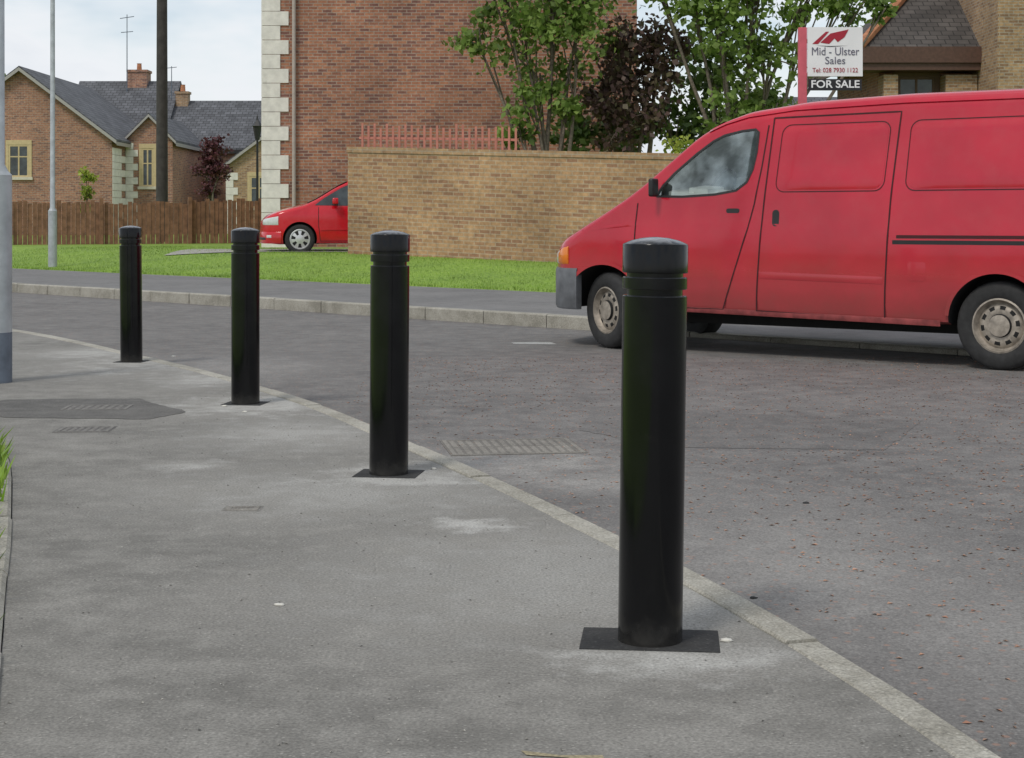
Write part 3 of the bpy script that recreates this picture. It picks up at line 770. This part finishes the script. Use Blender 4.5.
# ------------------------------------------------------------ vehicles
class Body:
    def __init__(s,W,y0,zt,zb,tum,R,crown=.03):
        s.W=W;s.y0p=y0;s.ztp=zt;s.zbp=zb;s.tp=tum;s.Rp=R;s.crown=crown
    def _i(s,pts,u,h=.05):
        xs=[p[0] for p in pts]; ys=[p[1] for p in pts]
        return float(np.mean([np.interp(u+k*h,xs,ys) for k in (-1,-.5,0,.5,1)]))
    def y0(s,u): return s._i(s.y0p,u,.02)
    def zt(s,u): return s._i(s.ztp,u)
    def zb(s,u): return s._i(s.zbp,u)
    def R(s,u): return s._i(s.Rp,u)
    def tum(s,z): return s._i(s.tp,z,.03)
    def sy(s,u,z):
        zt=s.zt(u);R=s.R(u);zs=zt-R
        if z<=zs: return min(s.y0(u)+s.tum(z),s.W/2)
        ys=s.y0(u)+s.tum(zs); k=min(1,(z-zs)/R)
        return min(ys+R*(1-math.sqrt(max(0,1-k*k))),s.W/2)
    def build(s,name,us,parent,mats):
        rings=[]
        for u in us:
            zt=s.zt(u);zb=s.zb(u);R=min(s.R(u),(zt-zb)*.45);y0=s.y0(u);h=[]
            W2=s.W/2; WL=W2-.012
            h.append((W2,zb)); h.append((min(y0+s.tum(zb)+.08,WL),zb)); h.append((min(y0+s.tum(zb)+.015,WL-.002),zb+.02))
            zs=zt-R
            for k in range(1,15):
                z=zb+.02+(zs-zb-.02)*k/14; h.append((min(y0+s.tum(z),WL-.004),z))
            ys=min(y0+s.tum(zs),WL-.004)
            for k in range(1,7):
                a=math.pi/2*k/6; h.append((min(ys+R*(1-math.cos(a)),WL),zs+R*math.sin(a)))
            ye=min(ys+R,WL)
            for k in range(1,5):
                y=ye+(W2-ye)*k/4; f=(W2-y)/(W2-ye+1e-6); h.append((y,zt+s.crown*(1-f*f)))
            full=h+[(s.W-y,z) for y,z in h[-2:0:-1]]
            rings.append([(u,y,z) for y,z in full])
        n=len(rings[0]);V=[p for r in rings for p in r];F=[];M=[]
        for i in range(len(rings)-1):
            for k in range(n):
                k2=(k+1)%n; F.append((i*n+k,(i+1)*n+k,(i+1)*n+k2,i*n+k2)[::-1]); M.append(1 if k in(0,n-1) else 0)
        F.append(tuple(range(n))); M.append(0); F.append(tuple((len(rings)-1)*n+k for k in range(n))[::-1]); M.append(0)
        ob=mesh(name,V,F,mats=mats,parent=parent,midx=M); recalc(ob)
        return ob
    def patch(s,name,poly,eps,parent,mats,far=False,inset=0,smooth_=True):
        bm=bmesh.new()
        vs=[bm.verts.new((p[0],0,p[1])) for p in poly]; f=bm.faces.new(vs)
        if inset:
            bmesh.ops.inset_region(bm,faces=[f],thickness=inset,depth=0)
        zs=[p[1] for p in poly]; us=[p[0] for p in poly]
        z=min(zs)+.04
        while z<max(zs):
            bmesh.ops.bisect_plane(bm,geom=bm.verts[:]+bm.edges[:]+bm.faces[:],plane_co=(0,0,z),plane_no=(0,0,1)); z+=.05
        u=min(us)+.1
        while u<max(us):
            bmesh.ops.bisect_plane(bm,geom=bm.verts[:]+bm.edges[:]+bm.faces[:],plane_co=(u,0,0),plane_no=(1,0,0)); u+=.12
        bnd=[Vector(p) for p in poly]
        def dist(p):
            m=9
            for i in range(len(bnd)):
                a,b=bnd[i],bnd[(i+1)%len(bnd)]; ab=b-a; t=max(0,min(1,(p-a).dot(ab)/max(ab.length_squared,1e-9))); m=min(m,(p-a-ab*t).length)
            return m
        for v in bm.verts:
            e_=eps
            if inset: e_=.001+(eps-.001)*min(1,dist(Vector((v.co.x,v.co.z)))/inset)
            y=s.sy(v.co.x,v.co.z)-e_
            v.co.y=y if not far else s.W-y
        bmesh.ops.recalc_face_normals(bm,faces=bm.faces[:])
        tot=sum((ff.normal.y*ff.calc_area() for ff in bm.faces))
        if (tot>0)!=far: bmesh.ops.reverse_faces(bm,faces=bm.faces[:])
        me=bpy.data.meshes.new(name); bm.to_mesh(me); bm.free()
        return add_obj(name,me,parent=parent,mats=mats,smooth=smooth_)
    def ribbon(s,name,poly,w,eps,parent,mats,closed=False):
        P=[Vector(p) for p in poly]
        if closed: P.append(P[0])
        D=[]
        for a,b in zip(P,P[1:]):
            n=max(1,int((b-a).length/.04))
            for k in range(n): D.append(a.lerp(b,k/n))
        D.append(P[-1]); V=[];F=[]
        for i,p in enumerate(D):
            t=(D[min(i+1,len(D)-1)]-D[max(i-1,0)]).normalized(); nn=Vector((-t.y,t.x))
            for q in (p+nn*w/2,p-nn*w/2): V.append((q.x,s.sy(q.x,q.y)-eps,q.y))
        for i in range(len(D)-1): F.append((2*i,2*i+1,2*i+3,2*i+2))
        return mesh(name,V,F,mats=mats,parent=parent)
    def nose(s,name,ua,uend,z0,z1,off,parent,mats,both=False,n=16,thick=.05,z1b=None):
        path=[]
        for k in range(n+1):
            u=ua+(uend-ua)*math.sin(math.pi/2*k/n); path.append(Vector((u,s.y0(u)+ (s.tum((z0+z1)/2)))))
        if both:
            path+= [Vector((p.x,s.W-p.y)) for p in path[::-1]]
        V=[];F=[];m=len(path)
        for i,p in enumerate(path):
            t=(path[min(i+1,m-1)]-path[max(i-1,0)])
            if t.length<1e-6: t=Vector((0,1))
            t.normalize(); o_=Vector((-t.y,t.x))
            if o_.dot(Vector((1.0,s.W/2))-p)>0: o_=-o_
            a=p+o_*off; b=p-o_*thick; c=p+o_*(off-.012)
            zz=z1 if z1b is None else z1+(z1b-z1)*i/(m-1)
            V+=[(*b,z0),(*c,z0),(*a,z0+.02),(*a,zz-.02),(*c,zz),(*b,zz)]
        for i in range(m-1):
            for k in range(5): F.append((i*6+k,(i+1)*6+k,(i+1)*6+k+1,i*6+k+1))
        F.append(tuple(range(6))); F.append(tuple((m-1)*6+k for k in range(6))[::-1])
        ob=mesh(name,V,F,mats=mats,parent=parent); recalc(ob)
        sharp(ob,40); return ob
def rrect(u0,u1,z0,z1,r,n=5,slant=0):
    P=[]
    for cx,cz,a0 in ((u1-r,z1-r,0),(u0+r,z1-r,90),(u0+r,z0+r,180),(u1-r,z0+r,270)):
        for k in range(n+1):
            a=math.radians(a0+90*k/n); P.append((cx+r*math.cos(a)+slant*((cz+r*math.sin(a))-z0),cz+r*math.sin(a)))
    return P
def area(me): return sum(p.area for p in me.polygons)
def cut(ob,cutters):
    for c in cutters:
        base=area(ob.data); done=False
        for att in range(6):
            m=ob.modifiers.new('b','BOOLEAN'); m.operation='DIFFERENCE'; m.solver='EXACT' if att<4 else 'FAST'; m.object=c
            try: m.material_mode='TRANSFER'
            except Exception: pass
            if att: c.location=(.0013*att,.0007*att,.0011*att)
            bpy.context.view_layer.update()
            dg=bpy.context.evaluated_depsgraph_get()
            me=bpy.data.meshes.new_from_object(ob.evaluated_get(dg),preserve_all_data_layers=True,depsgraph=dg)
            ob.modifiers.clear()
            xs=[v.co.x for v in me.vertices]
            if len(xs) and area(me)>.85*base and max(xs)-min(xs)>3:
                ob.data=me; done=True; break
    for c in cutters: bpy.data.objects.remove(c)
def prism_cutter(poly,ya,yb,parent,mat):
    n=len(poly);V=[(p[0],ya,p[1]) for p in poly]+[(p[0],yb,p[1]) for p in poly]
    F=[(k,(k+1)%n,n+(k+1)%n,n+k) for k in range(n)]+[tuple(range(n))[::-1],tuple(n+k for k in range(n))]
    o=mesh('cutter',V,F,mats=[mat],parent=parent); recalc(o); return o
def cyl_cutter(u,z,r,ya,yb,parent,mat):
    return prism_cutter([(u+r*math.cos(2*math.pi*k/40+.03),z+r*math.sin(2*math.pi*k/40+.03)) for k in range(40)],ya,yb,parent,mat)
def wheel(parent,u,y,R,w,rr,far,steer,rimmat,spokes):
    e=empty('wheel',(u,y,R),0); e.parent=parent
    e.rotation_euler=(0,0,steer+(math.pi if far else 0))
    t=lathe('tyre',[(rr,.012),(rr+.02,.0),(rr+.06,-.004),(R-.03,.004),(R-.008,.018),(R,.04),(R,w-.04),(R-.01,w-.015),(rr+.05,w),(rr,w-.02)],48,axis='y',closed=True,parent=e,mats=[M_rubber]); sharp(t,50)
    if spokes=='steel':
        prof=[(rr+.004,.008),(rr-.008,.004),(rr-.014,.03),(rr-.03,.055),(rr*.74,.035),(rr*.60,.028),(rr*.44,.03),(rr*.40,.008),(rr*.2,.0),(0,-.003)]
        fn=lambda i,k: 1 if ((k==4 and i%4<2) or k==6) else 0
    else:
        prof=[(rr+.004,.006),(rr-.012,.0),(rr-.02,.018),(rr*.86,.014),(rr*.45,.004),(rr*.3,-.006),(0,-.008)]
        fn=lambda i,k: 1 if (k in (3,) and i%6<3) else 0
    r=lathe('rim',prof,40 if spokes=='steel' else 42,axis='y',midx_fn=fn,parent=e,mats=[rimmat,M_dark]); sharp(r,50)
    b=lathe('brake_drum',[(0,.06),(rr-.01,.06),(rr-.01,.1),(0,.1)],24,axis='y',parent=e,mats=[M_dark])
    return e

# --- van
van=empty('delivery_van',(.764,13.44,-.03),-math.atan2(.595,.805),label='dusty red panel van parked across the road, front wheels turned',category='van')
VB=Body(1.8,
 y0=[(-.86,.88),(-.84,.78),(-.81,.62),(-.76,.46),(-.69,.33),(-.60,.20),(-.51,.10),(-.43,.035),(-.34,.008),(-.25,0),(4.1,0),(4.2,.03),(4.26,.09),(4.29,.18)],
 zt=[(-.86,.72),(-.78,.78),(-.6,.86),(-.45,.925),(-.31,.985),(-.03,1.135),(.2,1.265),(.365,1.375),(.6,1.56),(.84,1.75),(1.05,1.87),(1.3,1.95),(1.8,2.01),(2.6,2.035),(3.6,2.03),(4.1,1.99),(4.29,1.82)],
 zb=[(-.86,.34),(-.5,.33),(.5,.34),(2.6,.30),(4.29,.36)],
 tum=[(.25,.035),(.5,.005),(.62,0),(.95,0),(1.04,.012),(1.28,.03),(1.8,.115),(2,.15)],
 R=[(-.86,.10),(-.3,.10),(.1,.07),(.9,.06),(1.2,.10),(1.6,.13),(4.3,.14)],crown=.035)
us=sorted(set([-.86,-.85,-.835,-.82,-.80,-.775,-.74,-.7,-.66,-.61,-.56,-.51,-.46,-.41,-.36,-.3]+[round(-.25+.06*i,3) for i in range(74)]+[4.2,4.23,4.26,4.28,4.29]))
body=VB.build('body',us,van,[M_red,M_dark])
WIN=[(.505,1.275),(.56,1.36),(.66,1.46),(.86,1.62),(1.00,1.715),(1.10,1.76),(1.25,1.79),(1.375,1.80),(1.405,1.775),(1.40,1.62),(1.375,1.48),(1.33,1.38),(1.24,1.315),(1.05,1.285),(.75,1.27)]
WR=.32
cut(body,[prism_cutter(WIN,-.3,2.1,van,M_int),cyl_cutter(0,WR+.01,.385,-.3,.36,van,M_dark),cyl_cutter(0,WR+.01,.385,1.44,2.1,van,M_dark),
          cyl_cutter(3.36,WR+.01,.375,-.3,.34,van,M_dark),cyl_cutter(3.36,WR+.01,.375,1.46,2.1,van,M_dark)])
sharp(body,32)
gw=[(p[0],p[1]) for p in WIN]
VB.patch('side_window',gw,-.004,van,[M_glass])
VB.patch('side_window',gw,-.004,van,[M_glass],far=True)
VB.ribbon('window_seal',gw,.018,.003,van,[M_plast],closed=True)
for y0_ in (.40,1.2):
    boxes('seat',[(1.12,1.2,y0_-.04,y0_+.24,1.41,1.60),(1.10,1.24,y0_-.12,y0_+.32,1.25,1.43)],bev=.03,parent=van,mats=[M_seat])
sw=lathe('steering_wheel',[(.185,0),(.195,.012),(.185,.024),(.175,.012)],28,parent=van,mats=[M_plast],closed=True); sw.location=(.86,.50,1.33); sw.rotation_euler=(0,math.radians(-62),0)
for (a_,b_,c_,d_,h_,rz_) in ((.58,.80,.08,.36,.035,.15),(.78,.98,.10,.30,.06,-.2),(.98,1.08,.12,.28,.03,.3)):
    pp=boxes('paper',[(-(b_-a_)/2,(b_-a_)/2,-(d_-c_)/2,(d_-c_)/2,0,h_)],mats=[M_paper],parent=van); pp.location=((a_+b_)/2,(c_+d_)/2,1.287); pp.rotation_euler=(.12,.08,rz_)
V=[];F=[];nu,nv=14,12
for i in range(nu+1):
    u=.42+(1.06-.42)*i/nu
    for j in range(nv+1):
        y=.17+(1.63-.17)*j/nv
        W2=.9; ye=VB.y0(u)+VB.tum(VB.zt(u)-VB.R(u))+VB.R(u); f=abs(y-W2)/(W2-ye); f=min(f,1)
        V.append((u,y,VB.zt(u)+VB.crown*(1-f*f)+.006))
for i in range(nu):
    for j in range(nv): a=i*(nv+1)+j; F.append((a,a+nv+1,a+nv+2,a+1)[::-1])
mesh('windscreen',V,F,mats=[M_pane],parent=van,smooth=True)
VB.ribbon('front_door',[(.33,1.22),(.315,1.05),(.31,.80),(.38,.62),(.43,.45),(.43,.37),(1.13,.365),(1.20,.55),(1.28,.78),(1.355,1.0),(1.41,1.21),(1.455,1.5),(1.49,1.83)],.011,.0025,van,[M_seam])
VB.ribbon('sliding_door',[(1.535,1.885),(1.50,1.3),(1.43,.365),(2.50,.335),(2.545,1.2),(2.59,1.895),(1.535,1.885)],.012,.0025,van,[M_seam])
VB.ribbon('roof_gutter',[(.95,1.80),(1.1,1.86),(1.3,1.91),(1.7,1.95),(2.6,1.97),(3.6,1.965),(4.1,1.935)],.02,.012,van,[M_red])
VB.patch('side_panel',rrect(1.60,2.47,1.315,1.81,.07,slant=.06),.010,van,[M_red],inset=.02)
VB.patch('side_panel',rrect(2.67,4.0,1.315,1.81,.07,slant=.04),.010,van,[M_red],inset=.02)
VB.ribbon('panel_edge_shade',rrect(1.585,2.485,1.30,1.825,.075,slant=.06),.007,.002,van,[M_seam],closed=True)  # dark outline painted as shade along the panel recess, no real gap
VB.ribbon('panel_edge_shade',rrect(2.655,4.015,1.30,1.825,.075,slant=.04),.007,.002,van,[M_seam],closed=True)  # same painted recess shade around the rear panel
VB.patch('rubbing_strip',[(2.57,.90),(4.2,.90),(4.2,.93),(2.57,.93)],.012,van,[M_plast],inset=.006)
VB.patch('door_rail',[(2.60,.945),(4.0,.945),(4.0,.968),(2.60,.968)],.008,van,[M_seam],inset=.004)
VB.patch('sill_trim',[(.43,.385),(2.93,.345),(2.93,.30),(.43,.34)],.006,van,[simple('dirty_sill',(.26,.05,.05),.8,.4,9)],inset=.01)
VB.patch('body_crease',[(-.22,.985),(.3,1.03),(1.38,1.04),(1.38,1.075),(.3,1.065),(-.22,1.0)],.007,van,[M_red],inset=.012)
VB.patch('lower_moulding',[(1.46,.62),(2.49,.60),(2.49,.655),(1.46,.675)],.006,van,[M_red],inset=.015)
h=VB.patch('door_handle',rrect(1.16,1.28,1.135,1.172,.018),.022,van,[M_plast],inset=.01)
h=VB.patch('door_handle',rrect(1.57,1.63,1.03,1.16,.028),.024,van,[M_plast],inset=.012)
VB.patch('fuel_flap',rrect(2.69,2.83,.63,.77,.02),.004,van,[M_red],inset=.005)
for uu,rr_ in ((0,.39),(3.36,.38)):
    P=[(uu+rr_*math.cos(math.radians(a)),WR+.01+rr_*math.sin(math.radians(a))) for a in range(4,177,6)]
    P=[p for p in P if p[0]>-.36]
    VB.ribbon('wheel_arch_lip',P,.03,.012,van,[M_red])
VB.nose('front_bumper',-.26,-.855,.32,.67,.022,van,[M_bump],both=True)
VB.nose('headlight',-.53,-.78,.70,.82,.008,van,[M_lens],z1b=.76)
VB.nose('indicator',-.36,-.525,.70,.86,.010,van,[M_orange],z1b=.80)
VB.nose('grille',-.80,-.855,.68,.73,.008,van,[M_plast],both=True)
boxes('wing_mirror',[(.51,.555,-.115,-.01,1.27,1.42)],bev=.02,parent=van,mats=[M_plast])
boxes('wing_mirror',[(.51,.555,1.81,1.93,1.27,1.42)],bev=.02,parent=van,mats=[M_plast])
boxes('tail_light',[(4.2,4.285,.06,.12,.9,1.35)],bev=.01,parent=van,mats=[M_redlens])
boxes('mudflap',[(3.80,3.82,.05,.3,.12,.45)],parent=van,mats=[M_plast])
boxes('chassis',[(-.2,3.9,.45,1.35,.22,.33)],parent=van,mats=[M_dark])
STEER=-math.radians(24)
wheel(van,0,.03,WR,.19,.195,False,STEER,M_steelw,'steel')
wheel(van,0,1.77,WR,.19,.195,True,STEER,M_steelw,'steel')
wheel(van,3.36,.04,WR,.19,.195,False,0,M_steelw,'steel')
wheel(van,3.36,1.76,WR,.19,.195,True,0,M_steelw,'steel')

# --- small red car
car=empty('parked_car',(-4.36,32.9,.345),math.radians(9),label='shiny red family car parked on driveway, partly behind brick wall',category='car')
CB=Body(1.74,
 y0=[(-.80,.80),(-.79,.6),(-.75,.35),(-.67,.17),(-.54,.06),(-.4,.01),(-.3,0),(3.1,0),(3.35,.05),(3.45,.2)],
 zt=[(-.80,.60),(-.76,.70),(-.66,.79),(-.45,.87),(-.2,.94),(.10,1.01),(.35,1.13),(.75,1.38),(1.1,1.55),(1.5,1.63),(2.2,1.66),(2.9,1.62),(3.2,1.45),(3.45,1.0)],
 zb=[(-.80,.24),(-.4,.2),(3.45,.26)],
 tum=[(.2,.03),(.45,0),(.8,0),(.95,.03),(1.5,.20),(1.7,.26)],
 R=[(-.80,.08),(0,.09),(.6,.05),(1.3,.08),(3.45,.1)])
us=sorted(set([-.80,-.795,-.78,-.76,-.73,-.69,-.64,-.58,-.52]+[round(-.46+.08*i,3) for i in range(49)]+[3.42,3.45]))
cb=CB.build('body',us,car,[M_redcar,M_dark])
cut(cb,[cyl_cutter(0,.32,.35,-.3,.3,car,M_dark),cyl_cutter(2.68,.32,.35,-.3,.3,car,M_dark),cyl_cutter(0,.32,.35,1.44,2,car,M_dark),cyl_cutter(2.68,.32,.35,1.44,2,car,M_dark)])
sharp(cb,32)
CB.patch('side_window',[(.30,1.01),(.50,1.16),(.85,1.37),(1.1,1.48),(1.14,1.48),(1.14,1.0)],.006,car,[M_pane])
CB.patch('side_window',[(1.21,1.0),(1.21,1.48),(1.6,1.52),(2.1,1.53),(2.1,1.0)],.006,car,[M_pane])
CB.patch('side_window',[(2.17,1.0),(2.17,1.52),(2.8,1.48),(3.0,1.35),(3.05,1.02)],.006,car,[M_pane])
CB.ribbon('door',[(.38,.97),(.38,.6),(.42,.27),(1.15,.27),(1.18,.6),(1.18,.97)],.012,.003,car,[M_seam])
CB.ribbon('rub_strip',[(.42,.52),(2.3,.54)],.05,.012,car,[M_redcar])
V=[];F=[]
for i in range(9):
    u=.16+(.98-.16)*i/8
    for j in range(9):
        y=.22+(1.52-.22)*j/8; f=abs(y-.87)/.87; V.append((u,y,CB.zt(u)+CB.crown*(1-f*f)+.010))
for i in range(8):
    for j in range(8): a=i*9+j; F.append((a,a+9,a+10,a+1)[::-1])
mesh('windscreen',V,F,mats=[M_pane],parent=car,smooth=True)
CB.nose('headlight',-.44,-.745,.60,.78,.012,car,[M_lens],z1b=.70)
CB.nose('front_bumper',-.38,-.795,.22,.46,.02,car,[M_redcar],both=True)
CB.nose('bumper_intake',-.68,-.798,.28,.36,.024,car,[M_plast],both=True)
CB.nose('fog_light',-.57,-.66,.33,.40,.025,car,[M_lens])
boxes('wing_mirror',[(.66,.78,-.17,.02,1.03,1.16)],bev=.03,parent=car,mats=[M_redcar])
for u in (0,2.68):
    wheel(car,u,.02,.31,.19,.205,False,0,M_alloy,'alloy'); wheel(car,u,1.72,.31,.19,.205,True,0,M_alloy,'alloy')

# ------------------------------------------------------------ for sale sign
sg=empty('estate_agent_sign',(3.2,17.6,zp(2.0)),0,label='white estate agent for sale board on red post',category='sign')
zb_=-sg.location.z
boxes('post',[(-.045,.045,0,.07,-.2,3.17+zb_)],bev=.005,parent=sg,mats=[M_post])
X0,X1=.05,.655
bd=boxes('board',[(X0,X1,-.012,.012,2.63+zb_,3.17+zb_)],parent=sg,mats=[M_signw])
st_=boxes('lower_board',[(X0+.01,X1-.01,-.014,.010,2.475+zb_,2.6+zb_)],parent=sg,mats=[M_signb])
def text(s,size,x,z,mat,name,w=None,bold=0.0,par=sg):
    cu=bpy.data.curves.new(name,'FONT'); cu.body=s; cu.size=size; cu.align_x='CENTER'; cu.align_y='CENTER'; cu.extrude=.001; cu.offset=bold
    ob=bpy.data.objects.new(name,cu); COL.objects.link(ob)
    dg=bpy.context.evaluated_depsgraph_get(); me=bpy.data.meshes.new_from_object(ob.evaluated_get(dg))
    bpy.data.objects.remove(ob)
    xs=[v.co.x for v in me.vertices]; ww=max(xs)-min(xs); f=(w/ww) if w else 1
    for v in me.vertices: v.co=Vector((v.co.x*f,-v.co.z,v.co.y))
    me.materials.clear()
    o=add_obj(name,me,parent=par,mats=[mat]); o.location=(x,-.0165,z+zb_); return o
cx=(X0+X1)/2
text('Mid - Ulster',.125,cx,2.90,M_signg,'lettering',.52)
text('Sales',.115,cx,2.80,M_signg,'lettering',.22)
text('Tel: 028 7930 1122',.07,cx,2.695,M_signr,'lettering',.50)
text('FOR SALE',.115,cx,2.54,M_signw,'lettering',.53,.002)
def flat(name,pts,mat,y=-.0155):
    return mesh(name,[(p[0],y,p[1]+zb_) for p in pts],[tuple(range(len(pts)))],mats=[mat],parent=sg)
flat('emblem',[(.10,2.985),(.25,3.12),(.285,3.12),(.165,2.985)],M_signr)
flat('emblem_roof',[(.19,3.0),(.30,3.10),(.50,3.145),(.455,3.06),(.38,3.005),(.345,3.045),(.285,2.985)],M_signr)
flat('emblem_line',[(.13,2.97),(.30,2.953),(.50,2.968),(.30,2.962)],M_signb)

# ------------------------------------------------------------ light, sky, camera
w=bpy.data.worlds.new('World'); scene.world=w; w.use_nodes=True
nt=w.node_tree; nt.nodes.clear()
EL,AZ=math.radians(52),math.radians(215)
sky=nd(nt,'ShaderNodeTexSky'); sky.sky_type='NISHITA'; sky.sun_disc=False; sky.sun_elevation=EL; sky.sun_rotation=AZ
tc=nt.nodes.new('ShaderNodeTexCoord').outputs['Generated']
mp=nd(nt,'ShaderNodeMapping',{'Vector':tc,'Scale':(1,1,2.6),'Location':(.3,.1,.2)}).outputs[0]
n1=noise(nt,mp,3.4,5,.6)
cl=ramp(nt,n1,[(.40,0.0),(.58,1.0)])
cc=mixc(nt,ramp(nt,n1,[(.45,0.0),(.75,1.0)]),(8.2,8.3,8.4),(5.8,6.2,6.8))
skc=mixc(nt,1.0,sky.outputs[0],(1.15,1.05,.95),'MULTIPLY')
skc=mixc(nt,.4,skc,(6.0,7.0,8.2))
c=mixc(nt,cl,skc,cc)
bg=nd(nt,'ShaderNodeBackground',{'Color':c,'Strength':.12})
ow=nt.nodes.new('ShaderNodeOutputWorld'); nt.links.new(bg.outputs[0],ow.inputs[0])
sl=bpy.data.lights.new('sun','SUN'); sl.energy=1.5; sl.angle=math.radians(12); sl.color=(1,.95,.87)
so=bpy.data.objects.new('sun',sl); COL.objects.link(so)
dirv=Vector((math.sin(AZ)*math.cos(EL),math.cos(AZ)*math.cos(EL),math.sin(EL)))
so.rotation_euler=dirv.to_track_quat('Z','Y').to_euler(); so.location=(0,0,30)
cam=bpy.data.cameras.new('camera'); co=bpy.data.objects.new('camera',cam); COL.objects.link(co)
co.location=(0,0,1.05); co.rotation_euler=(math.radians(90),0,0)
cam.sensor_width=36; cam.lens=36*1600/1024; cam.shift_y=-159/1024; cam.clip_end=4000; cam.clip_start=.05
scene.camera=co
scene.view_settings.view_transform='Standard'; scene.view_settings.look='None'; scene.view_settings.exposure=0
